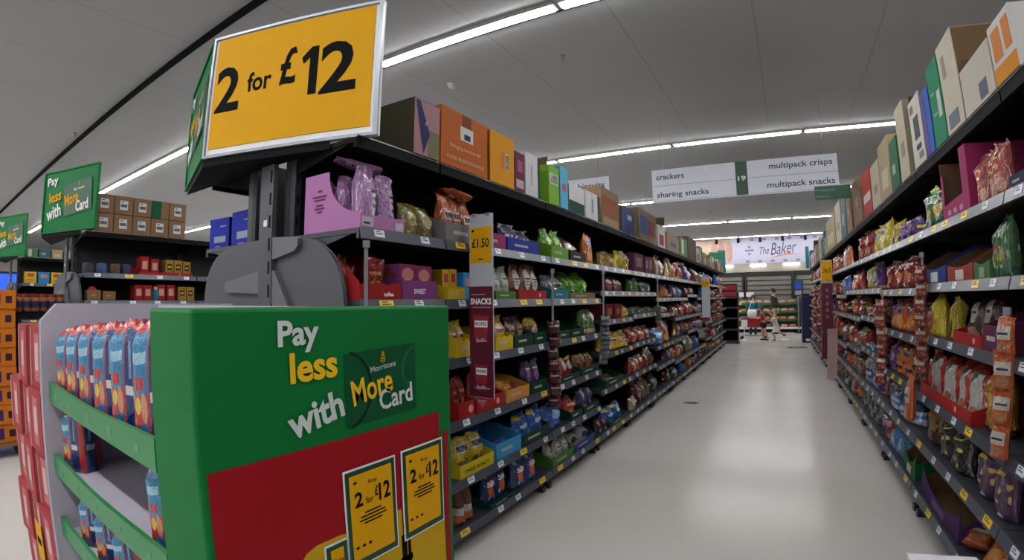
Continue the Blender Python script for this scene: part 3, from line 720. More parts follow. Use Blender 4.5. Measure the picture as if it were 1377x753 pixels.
LEFT_STOCK = [
 (1,1.765,1.973,0.286,'carton','works',1,'dark olive carton with pink front and navy flash',''),
 (1,1.98,2.432,0.319,'carton','orangecode',1,'big orange carton with white barcode tag on its front',''),
 (1,2.457,2.751,0.321,'carton','yelside',1,'yellow-orange carton printed sideways with pink corner marks',''),
 (1,2.76,2.891,0.261,'carton','plumart',1,'plum carton with white line drawings',''),
 (1,2.901,3.122,0.293,'carton','whiteteal',1,'white carton with a dark teal edge and vertical print',''),
 (1,3.134,3.451,0.293,'openbox','limecheese',1,'lime green carton with torn open lid and white label',''),
 (1,3.465,3.622,0.328,'carton','skyblue',1,'pale blue carton with a small red seal',''),
 (1,3.637,3.974,0.227,'carton','whitegreen',1,'low white carton with a dark green lower half',''),
 (1,4.009,4.367,0.241,'carton','whitenarrow',1,'narrow white carton with sideways print',''),
 (1,4.408,4.956,0.359,'carton','kraftrust',1,'kraft carton with a rust coloured front panel',''),
 (1,5.033,5.67,0.28,'carton','blueolive',1,'deep blue carton with a small white tag',''),
 (1,5.735,6.595,0.372,'carton','kraftbluered',1,'kraft carton with blue and red front patches',''),
 (1,6.681,7.144,0.293,'carton','whitered',1,'white and red carton under a tilted small box',''),
 (1,7.244,8.212,0.257,'carton','kraftblue',1,'kraft carton with a small blue patch',''),
 (1,8.277,8.979,0.307,'carton','greenart',1,'green and cream carton beside the blue-patched one',''),
 (1,9.056,9.988,0.399,'carton','kraftdark',1,'brown carton taller than its neighbours',''),
 (2,1.712,1.984,0.169,'bag','olivegold',2,'olive gold snack bag',''),
 (2,2.009,2.336,0.273,'bag','orangepop',3,'orange popcorn bag','tray:greytray:.10:grey display tray holding orange bags'),
 (2,2.351,2.614,0.084,'bag','navy',2,'navy snack bag','tray:magenta:.09:magenta display tray holding navy bags'),
 (2,2.632,3.063,0.185,'bag','navy',2,'navy bag speckled with cream','tray:bluetray:.085:royal blue display tray with white edge lines'),
 (2,3.086,3.574,0.234,'bag','lime',2,'bright green pointed crisp bag','tray:limetray:.09:lime green display tray'),
 (2,3.603,3.951,0.214,'bag','maroon',1,'dark red crisp bag with white print','tray:darktray:.08:near-black display tray'),
 (2,3.985,4.464,0.269,'bag','orange',2,'orange crisp bag with a blue badge',''),
 (2,4.506,4.85,0.176,'bag','ochre',1,'ochre snack bag',''),
 (2,4.874,5.416,0.211,'bag','yellow',2,'yellow bag with a black stripe',''),
 (2,5.476,5.899,0.221,'box','plumbox',1,'plum snack box with a pale window',''),
 (2,5.969,6.466,0.225,'box','plumbox',2,'slim plum snack box',''),
 (3,1.678,1.941,0.163,'box','purplesweet',2,'purple nut box with a round print','tray:purpletray:.09:purple display tray printed SWEET'),
 (3,1.947,2.182,0.167,'box','yellowbox',2,'yellow nut box','tray:yellowtray:.06:low yellow tray under nut boxes'),
 (3,2.189,2.317,0.16,'box','bluebox',1,'sky blue nut box beside the yellow ones',''),
 (3,2.489,2.736,0.206,'bag','whitegreenb',2,'white bag with a round label','tray:greentray:.05:low green tray with white-labelled bags'),
 (3,2.765,3.171,0.238,'bag','browncirc',3,'brown bag with a white round label','tray:redtray:.06:low red tray with brown bags'),
 (3,3.268,3.563,0.203,'bag','silverpink',1,'silver bag with a pink tip','tray:tealtray:.07:low teal tray with silver bag'),
 (3,3.592,4.152,0.223,'bag','lime',2,'lime green crisp bag','tray:krafttray:.05:low kraft tray with green bags'),
 (3,4.512,5.061,0.234,'bag','maroon',3,'maroon bag with silver print',''),
 (3,5.114,5.643,0.259,'bag','green',2,'mid green bag',''),
 (3,5.708,6.61,0.242,'bag','darkgreen',2,'dark green bag',''),
 (4,2.109,2.268,0.199,'bag','yellowred',2,'yellow snack bag with red label','tray:yellowtray:.10:yellow tray with scalloped lip'),
 (4,2.483,2.693,0.219,'bag','yellowred',1,'yellow snack bag with red white label','tray:yellowtray:.09:yellow tray right of the price column'),
 (4,2.711,2.961,0.203,'bag','maroonround',2,'maroon bag with a pale round window','tray:dgreentray:.08:dark green tray with maroon bags'),
 (4,2.972,3.274,0.189,'bag','maroonyel',1,'maroon bag with a yellow top','tray:dgreentray:.08:dark green tray beside the bag strip'),
 (4,3.376,3.584,0.092,'bag','none',0,'','tray:dgreentray:.07:empty dark green tray nearest the bag strip'),
 (4,3.599,3.879,0.079,'bag','none',0,'','tray:dgreentray:.07:empty dark green tray farther from the strip'),
 (4,3.896,4.397,0.232,'bag','leafgreen',2,'green leaf-patterned popcorn bag',''),
 (4,4.524,4.996,0.259,'box','redbox',2,'tall dark red snack box',''),
 (4,5.049,5.267,0.253,'bag','yellowred',1,'small yellow bag behind red boxes',''),
 (4,5.325,6.508,0.209,'bag','mixgreen',4,'small red and green pot pack',''),
 (5,2.106,2.259,0.229,'bag','redcrisp',2,'red crisp bag with yellow foot','tray:redtray:.09:red tray with white ring logo'),
 (5,2.274,2.578,0.262,'bag','redcrisp',2,'tall red crisp bag with yellow foot','tray:redtray:.08:red tray under tall red bags'),
 (5,2.595,2.902,0.142,'bag','orangeyel',1,'bright orange bulging bag','tray:orangetray:.08:pale orange display tray'),
 (5,2.923,3.182,0.223,'bag','purple',2,'violet crisp bag','tray:dgreentray:.08:dark green tray with violet bags'),
 (5,3.385,3.777,0.189,'bag','redwhite',3,'red and white crisp bag','tray:dgreentray:.05:low dark green tray'),
 (5,3.809,4.413,0.161,'bag','bronze',3,'bronze crisp bag with gold tip','tray:dgreentray:.06:dark green tray with bronze bags'),
 (5,4.519,5.261,0.307,'bag','yellowred',2,'yellow and red crisp bag',''),
 (5,5.319,6.18,0.317,'bag','redgloss',3,'plump glossy red multipack bag',''),
 (5,6.257,6.943,0.25,'bag','blue',1,'crumpled blue bag',''),
 (6,2.106,2.45,0.225,'bag','yelpro',2,'yellow popcorn bag','tray:yelprotray:.075:yellow tray printed SWEET & SALTY'),
 (6,2.475,2.785,0.102,'bag','blue',2,'blue snack bag','tray:skytray:.10:sky blue display tray'),
 (6,2.795,3.203,0.223,'bag','bluewave',2,'blue crisp bag with yellow flash','tray:dgreentray:.08:dark green tray with blue bags'),
 (6,3.228,3.563,0.179,'bag','blue',1,'bright blue crinkled crisp bag',''),
 (6,3.593,3.841,0.167,'bag','redorange',1,'red-orange crisp bag','tray:dgreentray:.07:dark green tray with red-orange bag'),
 (6,3.874,4.312,0.195,'bag','whitepurple',2,'white and violet bag','tray:dgreentray:.06:dark green tray with violet bags'),
 (6,4.435,4.942,0.209,'bag','olive',1,'olive snack bag','tray:dgreentray:.07:dark green tray with olive bag'),
 (6,5.045,6.107,0.319,'bag','redgloss',4,'red and orange crisp bag',''),
 (7,2.106,2.281,0.219,'bag','bite',2,'brown white and orange snack bag',''),
 (7,2.4,2.711,0.236,'bag','pretzel',2,'royal blue pretzel bag in a green tray','tray:dgreentray:.03:shallow dark green tray'),
 (7,2.74,3.071,0.242,'bag','pretzel',2,'royal blue pretzel bag farther along',''),
 (7,3.106,3.654,0.175,'bag','whitegreenb',3,'white and green crisp bag','tray:greentray:.07:grass green tray with white bags'),
 (7,3.67,4.124,0.155,'bag','whitebag',2,'white bag with silver top','tray:indigotray:.07:indigo tray with white bags'),
 (7,4.143,4.526,0.147,'bag','blackpink',2,'black crisp bag with pink flash',''),
 (7,4.57,5.105,0.177,'bag','bluewave',2,'small blue bag','tray:dgreentray:.05:low dark green tray with small blue bags'),
 (7,5.159,5.633,0.144,'bag','kraftbag',2,'kraft crisp bag',''),
]
RIGHT_STOCK = [
 (1,1.905,2.126,0.235,'carton','whiteorange',1,'white and orange carton nearest the aisle start',''),
 (1,2.133,2.498,0.216,'openbox','kraftopen',1,'open white carton with brown inside',''),
 (1,2.509,2.771,0.458,'carton','creamtall',1,'tall cream carton with printed base',''),
 (1,2.783,3.0,0.442,'carton','jadebox',1,'jade green carton with white label',''),
 (1,3.015,3.185,0.371,'carton','bluepurple',1,'blue and violet carton',''),
 (1,3.201,3.585,0.417,'openbox','whiteprint',1,'white carton with bold black print',''),
 (1,3.606,3.871,0.512,'carton','cream',1,'cream carton with worn edges',''),
 (1,3.919,4.176,0.36,'carton','dgreenbox',1,'dark green carton',''),
 (1,4.203,4.629,0.453,'carton','kraftcream',1,'kraft carton with pale front',''),
 (1,4.663,5.067,0.382,'carton','cream',1,'pale carton behind the red one',''),
 (1,5.107,5.594,0.422,'carton','redbanner',1,'red carton with white stripe',''),
 (1,5.692,6.362,0.488,'carton','kraft',1,'plain brown carton',''),
 (1,6.489,6.976,0.474,'carton','kraft',1,'smaller plain brown carton',''),
 (1,7.052,7.541,0.52,'carton','tealbox',1,'teal grey carton',''),
 (1,7.63,8.309,0.568,'carton','cream',1,'cream carton tipped near the hanging sign',''),
 (1,8.416,9.953,0.525,'carton','kraftcream',1,'buff carton far along',''),
 (2,2.042,2.544,0.235,'bag','sunred',3,'pinkish red multipack with yellow sun badge',''),
 (2,2.573,2.996,0.312,'openbox','magentaopen',1,'empty magenta display box with cut-out front',''),
 (2,3.023,3.491,0.266,'bag','greenwide',2,'green crisp multipack with white lettering',''),
 (2,3.509,3.641,0.128,'bag','navyyel',1,'navy bag with yellow band',''),
 (2,3.681,4.18,0.159,'bag','purple',2,'slumped violet multipack',''),
 (2,4.232,4.484,0.23,'bag','yellow',1,'yellow multipack half hidden behind its neighbour',''),
 (2,4.544,5.331,0.298,'bag','yellowpuff',2,'bright yellow puff snack multipack',''),
 (2,5.416,6.269,0.273,'bag','redgloss',2,'glossy red multipack',''),
 (2,7.205,8.066,0.307,'bag','orange',1,'orange multipack',''),
 (3,2.23,2.389,0.266,'bag','greendots',2,'green and white bag beside upright',''),
 (3,2.397,2.592,0.163,'openbox','greenopen',1,'open green display box',''),
 (3,2.602,2.99,0.173,'openbox','redopen',1,'open red display box with white panel',''),
 (3,3.016,3.464,0.194,'openbox','blueopen',1,'open blue display box with white panel',''),
 (3,3.804,4.77,0.226,'bag','redcream',3,'dark red popcorn-print multipack',''),
 (3,4.975,5.361,0.246,'bag','purple',1,'violet multipack',''),
 (3,5.403,6.289,0.287,'bag','lemonpink',1,'lemon yellow multipack with pink window',''),
 (3,6.406,7.064,0.291,'bag','redorange',1,'orange-red multipack',''),
 (3,7.137,8.06,0.3,'bag','blue',1,'blue multipack with yellow dot',''),
 (4,2.241,2.46,0.103,'bag','none',0,'','tray:plumtray:.11:plum display tray with white motif'),
 (4,2.469,2.872,0.237,'bag','maroonoval',2,'maroon crisp bag with pale oval label','tray:redtray:.06:red tray under oval-label bags'),
 (4,2.932,3.007,0.254,'bag','yellow',1,'thin yellow bag seen edge on',''),
 (4,3.184,3.335,0.265,'bag','yellowpuff2',1,'bright yellow bag standing edge on',''),
 (4,3.848,4.61,0.221,'bag','orange',3,'tall orange multipack',''),
 (4,5.155,6.054,0.159,'bag','redgloss',2,'red foil multipack',''),
 (5,2.356,2.562,0.295,'bag','goldfoil',1,'gold foil crisp bag',''),
 (5,2.581,3.497,0.267,'bag','redgreenw',4,'red white and green crisp multipack','tray:redtray:.065:red tray with yellow price flash'),
 (5,3.917,4.394,0.251,'bag','orangeblk',2,'orange bag with black print',''),
 (5,5.23,6.644,0.113,'bag','bluewave',2,'blue multipack',''),
 (6,2.166,2.328,0.253,'bag','purplepop',1,'purple multipack with popped snack print',''),
 (6,2.39,2.606,0.283,'bag','purplepop',1,'purple multipack with popped snack print,farther one',''),
 (6,2.717,3.188,0.277,'bag','blacklime',2,'black multipack with lime rings',''),
 (6,3.285,3.572,0.372,'bag','goldbrown',1,'gold and brown multipack',''),
 (6,3.756,4.684,0.26,'bag','blueslump',2,'slumped blue and white multipack',''),
 (6,5.114,5.872,0.299,'bag','silverblue',2,'silver and blue multipack',''),
 (6,6.03,6.89,0.261,'bag','bronze',2,'bronze multipack',''),
 (7,2.642,3.398,0.16,'bowlbox','purplebowl',1,'purple display box with brown inside and dipped front',''),
 (7,3.436,3.917,0.192,'bowlbox','greenbowl',1,'green display box with dipped front',''),
 (7,4.017,4.474,0.181,'bag','skyfoil',2,'light blue foil multipack',''),
 (7,5.038,5.965,0.291,'bag','silver',4,'silver foil multipack',''),
 (7,6.562,8.717,0.384,'bag','silver',3,'silver foil multipack far from the gap',''),
]
SHELFN = {1: 'top shelf', 2: 'second shelf down', 3: 'third shelf down', 4: 'fourth shelf down', 5: 'fifth shelf down', 6: 'sixth shelf down', 7: 'bottom shelf'}
SIDEN = {'L': 'sharing snacks side', 'R': 'multipack side'}
NUM = {2: 'two', 3: 'three', 4: 'four', 5: 'five', 6: 'six'}
USED = {}
BAGN = {'L': 'snack_bag', 'R': 'multipack_bag'}
def near_stock(rows, side):
    r = random.Random(5)
    for (lv, y0, y1, ht, kind, sch, n, desc, opt) in rows:
        ym = (y0+y1)/2; z = shelf_z(side, lv, ym); base = (LZ if side == 'L' else RZ)[lv]
        ht = ht+base-z
        if lv > 1: ht = min(ht, shelf_z(side, lv-1, ym)-z-.052)
        where = '%s, %s' % (SHELFN[lv], SIDEN[side])
        for sm in (LSEAM if side == 'L' else RSEAM):
            if y0 < sm-.001 and y1 > sm+.001 and kind != 'carton':
                if sm-y0 < y1-sm: y0 = sm+.04
                else: y1 = sm-.04
        USED.setdefault((side, lv), []).append((y0, y1))
        if kind == 'carton': carton(side, y0, y1, z+.011 if lv == 1 else z, ht, sch, '%s, %s' % (desc, where), back=.02 if lv == 1 else .03); continue
        if kind == 'openbox' and sch in OB: openbox(side, y0, y1, z, ht, sch, '%s, %s' % (desc, where)); continue
        if kind == 'openbox': carton(side, y0, y1, z+.011, ht, sch, '%s, %s' % (desc, where), back=.02, open_=True); continue
        if kind == 'bowlbox': openbox(side, y0, y1, z, ht, sch, '%s, %s' % (desc, where)); continue
        inset = 0.0; zz = z+.001
        if opt:
            _, key, lip, td = opt.split(':')
            tray(side, y0, y1, z, key, float(lip), '%s, %s' % (td, where)); inset = .018; zz = z+.0045
        for q in range(n):
            wd = (y1-y0-.01-inset)/n
            yc = y0+.005+inset/2+wd*(q+.5)
            if side == 'R': yc = y1-.005-inset/2-wd*(q+.5)
            dp = min(.17, max(.08, wd*.62)) if kind == 'bag' else .2
            bk = inset+.012+r.uniform(0, .03)
            order = '' if n == 1 else ' %s of %s' % (['first', 'second', 'third', 'fourth'][(q if side == 'L' else n-1-q)], NUM[n])
            lab = '%s,%s %s' % (desc, order+',' if order else '', where)
            hh = ht*r.uniform(.92, 1.0)
            if kind == 'bag': bag(side, yc, zz, bk, wd*(.90 if opt else .96), dp*1.05, hh, sch, lab, name=BAGN[side], rz=(r.uniform(-.12, .12) if wd > .12 else r.uniform(-.05, .05))*(.4 if opt else 1))
            else: small_box(side, yc, zz, bk, wd*.97, .2, hh, sch, lab)
near_stock(LEFT_STOCK, 'L')
near_stock(RIGHT_STOCK, 'R')
USED[('R', 1)].append((13.4, 13.8)); USED.setdefault(('R', 7), []).append((1.95, 2.62))

# lilac popcorn in its cut-away tray at the start of the second shelf
t = thing('display_tray', 'lilac display tray with swooping cut-away side, second shelf down at the aisle mouth', 'display tray'); place(t, 'L', 1.563, 1.705, .008)
m = MATS['pink_card']; b = MB()
b.box(-.135, .135, 0, .38, .0005, .004, m); b.box(-.135, .135, .376, .38, .004, .26, m)
prof = [(0, .0005), (.38, .0005), (.38, .27), (.21, .27)] + [(.21*math.cos(a*PI/20), .27-.20*math.sin(a*PI/20)) for a in range(1, 11)]
for sx in (-1, 1): b.prism(prof, sx*.135-.002, sx*.135+.002, m, 'x')
b.build('tray_body', t)
f = MB(); f.box(-.133, .133, 0, .004, .004, .062, m); f.box(-.125, -.06, -.001, 0, .012, .052, card((196, 190, 200))); f.box(-.118, -.08, -.002, -.001, .02, .03, card((70, 60, 76))); f.box(.08, .128, -.001, 0, .010, .045, card((200, 192, 204)))
f.build('front_lip', t)
f = MB(); pr = card((120, 50, 96))
for (a, wv, zz) in ((0, .03, .19), (0, .10, .165), (0, .08, .15), (0, .05, .125), (0, .07, .11), (0, .035, .095)):
    f.box(-.1385, -.1372, .27-wv/2, .27+wv/2, zz-.005, zz+.004, pr)
f.build('printed_emblem', t)
for q, (yy, bk, hh, rz, nm) in enumerate(((1.498, .235, .24, .1, 'behind the swooping tray side'), (1.503, .135, .255, .1, 'second from the tray side'), (1.512, .03, .285, .08, 'tallest at the front of the tray'), (1.624, .03, .265, -.05, 'fourth in the tray'), (1.622, .15, .26, .05, 'last in the tray'))):
    bag('L', yy, 1.7095, bk, .112, .09, hh, 'lilac', 'lilac popcorn bag %s, second shelf down' % nm, rz=rz, name='popcorn_bag')
o = bag('L', 1.62, 1.975, .08, .13, .03, .22, 'lilac', 'lilac popcorn bag lying flat across the tops of the upright lilac bags', rz=.9, rx=-1.35, name='popcorn_bag')
o = bag('L', 2.28, 1.945, .06, .14, .05, .2, 'orangepop', 'orange popcorn bag lying flat on top of the orange bags', rz=1.1, rx=-1.35, name='popcorn_bag')
# toffee tray with red sachets on the third shelf
tray('L', 1.42, 1.69, 1.405, 'toffee', .075, 'red scalloped display tray printed toffee on the third shelf down', dp=.34, backh=.22)
for q, (yy, bk, rz, rx) in enumerate(((1.47, .08, .5, -.25), (1.55, .05, -.3, .2), (1.62, .10, .3, -.1), (1.50, .18, -.5, .1))):
    bag('L', yy, 1.411, bk, .10, .05, .19-.01*q, 'redcrisp' if q else 'redpack', 'red sachet %s in the toffee tray' % ['nearest the aisle mouth', 'tipped forward', 'by the brown divider', 'at the back'][q], rz=rz, rx=rx, name='sweet_sachet', cat='sachet')
tag(place(MB().prism([(0, 0), (.14, 0), (.14, .17), (.07, .2), (0, .15)], -.003, .003, card((84, 62, 46)), 'x').build('card_divider'), 'L', 1.672, 1.41, .10), 'brown card divider standing between the red sachets and the purple nut boxes', 'card divider')

# stock that fills the rest of the shelves
FILL = {'L': [('redgloss', 'red'), ('maroon', 'dark red'), ('bronze', 'bronze'), ('purple', 'purple'), ('darkgreen', 'dark green'), ('orange', 'orange'), ('ochre', 'ochre'), ('redcrisp', 'bright red'), ('whitebag', 'whitish'), ('goldbrown', 'gold brown'), ('kraftbag', 'tan'), ('maroonround', 'plum'), ('blue', 'blue')],
        'R': [('redgloss', 'red'), ('redpack', 'pale red'), ('orange', 'orange'), ('redorange', 'red-orange'), ('bronze', 'bronze'), ('goldbrown', 'gold brown'), ('purple', 'purple'), ('redcrisp', 'bright red'), ('maroon', 'dark red'), ('redcream', 'cream-topped red'), ('silverblue', 'silver blue')]}
FBOX = ['kraft', 'cream', 'kraftcream', 'greenart', 'tealbox', 'kraftdark', 'whitered', 'redbanner', 'kraftblue', 'cream']
FBN = {'kraft': 'brown', 'cream': 'cream', 'kraftcream': 'buff', 'greenart': 'green', 'tealbox': 'teal', 'kraftdark': 'dark brown', 'whitered': 'white and red', 'redbanner': 'red', 'kraftblue': 'blue-patched'}
rf = random.Random(21)
for side in 'LR':
    seams = LSEAM if side == 'L' else RSEAM
    for lv in range(1, 8):
        occ = sorted(USED.get((side, lv), [])); y = (2.0 if side == 'L' else 2.15) if lv > 3 or side == 'R' else 1.45
        if side == 'L' and lv <= 3: y = 2.0
        end = seams[-1]-.05
        spans = []
        for (a, b_) in occ:
            if a-y > .3: spans.append((y, a-.02))
            y = max(y, b_+.02)
        spans.append((y, end))
        for (a, b_) in spans:
            y = a
            while y < b_-.12:
                far = y > 6
                wd = rf.uniform(.34, .5) if far else rf.uniform(.18, .26)
                wd = min(wd, b_-y)
                i = bay_index(seams, y)
                if y+wd > seams[i+1]-.04 and y < seams[i+1]-.04 and seams[i+1]-.04-y > .12: wd = seams[i+1]-.045-y
                elif y+wd > seams[i+1]-.04: y = seams[i+1]+.045; continue
                z = shelf_z(side, lv, y+wd/2)
                if lv == 1:
                    key = rf.choice(FBOX); ht = rf.uniform(.18, .34) if side == 'L' else rf.uniform(.3, .5)
                    lab = 'small %s carton far along the top shelf, %s' % (FBN[key], SIDEN[side])
                    o = small_box(side, y+wd/2, z+.012, .02, wd*.94, .34, ht, key, lab, group=lab); o.name = 'carton'; o['category'] = 'carton'
                else:
                    gap = shelf_z(side, lv-1, y+wd/2)-z-.055
                    sch, cn = rf.choice(FILL[side])
                    if rf.random() < (.2 if far else .35): y += wd; continue
                    lab = '%s%s snack bag %s the %s, %s' % ('small ' if far else '', cn, 'far along' if far else 'between the nearer displays on', SHELFN[lv], SIDEN[side])
                    bag(side, y+wd/2, z+.001, rf.uniform(.02, .07), wd*.93, .2, gap*rf.uniform(.72, 1), sch, lab, group=lab, far=far, name=BAGN[side], rz=rf.uniform(-.1, .1))
                y += wd
tray('R', 1.96, 2.11, RZ[2], 'navytray', .05, 'navy display tray at the mouth of the aisle, second shelf down, multipack side')
# stock by the mouth of the multipack side, cut by the picture edge
for (lv, y0, y1, ht, sch, desc) in ((3, 2.02, 2.10, .2, 'blue', 'blue multipack'), (3, 1.85, 2.0, .2, 'darkgreen', 'dark green multipack'), (4, 1.9, 2.1, .26, 'navyyel', 'navy multipack with yellow band'), (5, 1.85, 2.08, .27, 'ochre', 'ochre multipack'),
                                   (6, 1.8, 2.06, .2, 'blueyel', 'blue and yellow multipack'), (2, 1.72, 1.94, .24, 'maroon', 'dark red multipack')):
    bag('R', (y0+y1)/2, shelf_z('R', lv, y0)+.001, .03, y1-y0, .18, ht, sch, '%s at the mouth of the aisle, %s, multipack side' % (desc, SHELFN[lv]))
# heap of loose bags on the bottom shelf of the multipack side
for q, (y, bk, dz, wd, ln, sch, rz, rx, lb) in enumerate(((2.56, .03, 0, .13, .19, 'orangepack', .9, -1.2, 'orange and white packet tipping over the edge'), (2.43, .16, 0, .14, .22, 'yellow', .2, -.35, 'yellow packet leaning'),
        (2.36, .02, .0, .13, .19, 'orange', .3, -.5, 'orange packet in front'), (2.22, .03, 0, .13, .2, 'darkgreen', -.2, -.5, 'dark green packet'), (2.08, .03, 0, .13, .2, 'bronze', .2, -.45, 'bronze packet'),
        (2.40, .08, .19, .13, .22, 'blueyel', 1.45, -1.45, 'blue packet with yellow end lying on top'), (2.12, .06, .19, .13, .24, 'blueyel', 1.35, -1.4, 'blue and yellow packet lying at the top'), (2.24, .24, 0, .15, .22, 'bluewave', -.2, -.3, 'blue packet at the back'))):
    o = bag('R', y, .19+dz+.012, bk+.04, wd, .06, ln, sch, '%s in the heap, bottom shelf, multipack side' % lb, rz=rz, rx=rx, name='loose_packet')
# strips of packets clipped to the shelf edges
def clip_strip(label, x, y, ztop, zbot, zfirst, sch, facing, wd=.09, n=6):
    t = thing('clip_strip', label, 'clip strip', (x, y, zbot), facing)
    MB().box(-.008, .008, .012, .014, 0, ztop-zbot, mat('clear_plastic_ribbon', (120, 124, 130), .15)).build('ribbon', t)
    MB().box(-.014, .014, .005, .02, ztop-zbot-.03, ztop-zbot, mat('clear_plastic_ribbon', (190, 194, 200), .15)).build('hook', t)
    h = (zfirst-zbot)/n; r = random.Random(len(label))
    for q in range(n):
        o = link('packet', bag_mesh(sch, q % 3), t); o.location = (r.uniform(-.01, .01), -.03, q*h); o.scale = (wd, .05, h*1.08); o.rotation_euler = (r.uniform(-.1, .1), 0, r.uniform(-.3, .3))
    return t
clip_strip('hanging strip of maroon packets on the sharing snacks side, right of the price column', -1.50, 3.2, 1.62, .64, 1.25, 'maroonpack', PI/2-.9, n=7)
clip_strip('hanging strip of grey packets farther along the sharing snacks side', -1.50, 4.28, 1.66, .82, 1.25, 'greypack', PI/2-.9, n=5)
clip_strip('thin hanging ribbon at the aisle mouth beside the red toffee tray', -1.50, 1.43, 1.65, 1.36, 1.365, 'greypack', PI/2-.6, wd=.02, n=1)
clip_strip('third hanging strip of dark packets along the sharing snacks side', -1.50, 6.4, 1.66, 1.1, 1.3, 'greypack', PI/2-.9, n=4)
clip_strip('hanging strip of pale packets near the far end, sharing snacks side', -1.50, 13.0, 1.5, .9, 1.5, 'redpack', PI/2-.9, wd=.14, n=4)
clip_strip('long hanging strip of orange packets nearest on the multipack side', .862, 2.13, 1.34, .78, 1.30, 'orangepack', -PI/2+.7, wd=.078, n=4)
clip_strip('hanging strip of reddish packets second along the multipack side', .862, 3.33, 1.64, .93, 1.56, 'redpack', -PI/2+.8, wd=.08, n=7)
clip_strip('hanging strip of reddish packets third along the multipack side', .862, 4.62, 1.42, .66, 1.36, 'redpack', -PI/2+.8, wd=.10, n=6)
for q, (y, z0) in enumerate(((11.2, .7), (12.6, .6))):
    clip_strip('hanging strip of pale red packets far down the multipack side, %s the price column' % ['just behind', 'well behind'][q], .855, y, 1.7, z0, 1.6, 'redpack', -PI/2+.5, wd=.12, n=5)
tag(bag('R', 3.30, .66, -.13, .11, .06, .27, 'orangepack', 'small orange packet hanging below the second reddish strip, multipack side', name='hanging_packet'), 'small orange packet hanging below the second reddish strip, multipack side', 'bag of snacks')
# price columns standing out from the shelf edges
def price_column(label, x, y, z0, z1, wd, price, cardz, snacks):
    t = thing('price_column', label, 'price column', (x, y, z0)); hh = z1-z0
    b = MB(); b.box(-wd/2, wd/2, 0, .008, 0, hh, mat('pale_column_board', (168, 172, 180), .5)); b.build('board', t, bevel=.002)
    y0 = (cardz[0]-z0); y1 = (cardz[1]-z0)
    c = MB(); c.box(-wd*.44, wd*.44, -.003, -.0005, y0, y1, YELLOW); c.text(price, -wd*.36, wd*.36, y0+(y1-y0)*.42, y0+(y1-y0)*.68, BLACK, y=-.004, bold=.02)
    c.box(-wd*.38, -wd*.28, -.0036, -.003, y1-.025, y1-.012, BLACK); c.box(-wd*.08, wd*.1, -.0036, -.003, y0+.015, y0+.022, BLACK)
    c.build('price_card', t)
    lo = snacks-z0
    m = MB(); m.box(-wd/2+.001, wd/2-.001, -.003, -.0005, .004, lo, mat('plum_poster', (84, 22, 44), .45))
    m.build('plum_poster', t)
    d = MB()
    if price == '£1.50':
        d.text('SNACKS', -wd*.44, wd*.44, lo-.095, lo-.062, WHITE, y=-.004, bold=.03)
        d.box(-wd*.40, wd*.40, -.0036, -.003, lo-.112, lo-.108, card((190, 150, 160))); d.box(-wd*.4, wd*.2, -.0036, -.003, lo-.045, lo-.04, card((190, 150, 160)))
        rr, pk = card((150, 50, 60)), card((190, 140, 150))
        for zc, s in ((lo-.21, 1), (lo-.46, .85)):
            d.prism([(-.045*s, zc-.06*s), (.035*s, zc-.065*s), (.05*s, zc+.055*s), (-.05*s, zc+.06*s)], -.0042, -.003, rr, 'y')
            d.box(-.04*s, .04*s, -.005, -.0042, zc-.005, zc+.03, WHITE); d.text('PROPER', -.036*s, .036*s, zc+.003, zc+.022, BLACK, y=-.0056, bold=.02)
            d.prism([(-.03+.02*q, zc-.06-.012*(q % 2)) for q in range(4)]+[(.04, zc-.08), (-.03, zc-.085)], -.0044, -.003, pk, 'y')
        for q in range(4): d.box(-.03+.01*q, .03-.008*q, -.0036, -.003, lo-.60-.012*q, lo-.606-.012*q, pk)
        d.box(-.05, .05, -.0036, -.003, .05, .056, pk)
    else:
        for q in range(5): d.box(-wd*.12, wd*.12, -.0036, -.003, lo-.14-.11*q, lo-.09-.11*q, card((150, 120, 126)))
    d.build('poster_print', t)
    for sx in (-1, 1): MB().box(sx*wd*.28-.012, sx*wd*.28+.012, -.005, .012, hh-.012, hh+.004, STEEL).build('clip', t)
    return t
price_column('pale price column with £1.50 card above a plum SNACKS poster, sharing snacks side', -1.448, 2.2, .885, 1.86, .148, '£1.50', (1.60, 1.79), 1.475)
price_column('grey price column with a small yellow card far along the sharing snacks side', -1.44, 10.4, .95, 1.82, .17, '2 for', (1.62, 1.76), 1.0)
price_column('plum price column with yellow card far along the multipack side', .80, 9.0, .35, 1.98, .19, '2 for £3', (1.63, 1.96), 1.6)
tag(MB().box(-.075, .075, -.006, .006, 0, .75, mat('pale_pink_card', (180, 150, 146), .6)).build('shelf_barker'), 'blank pale card fin below the plum price column, multipack side', 'card fin').location = (.80, 8.2, .15)
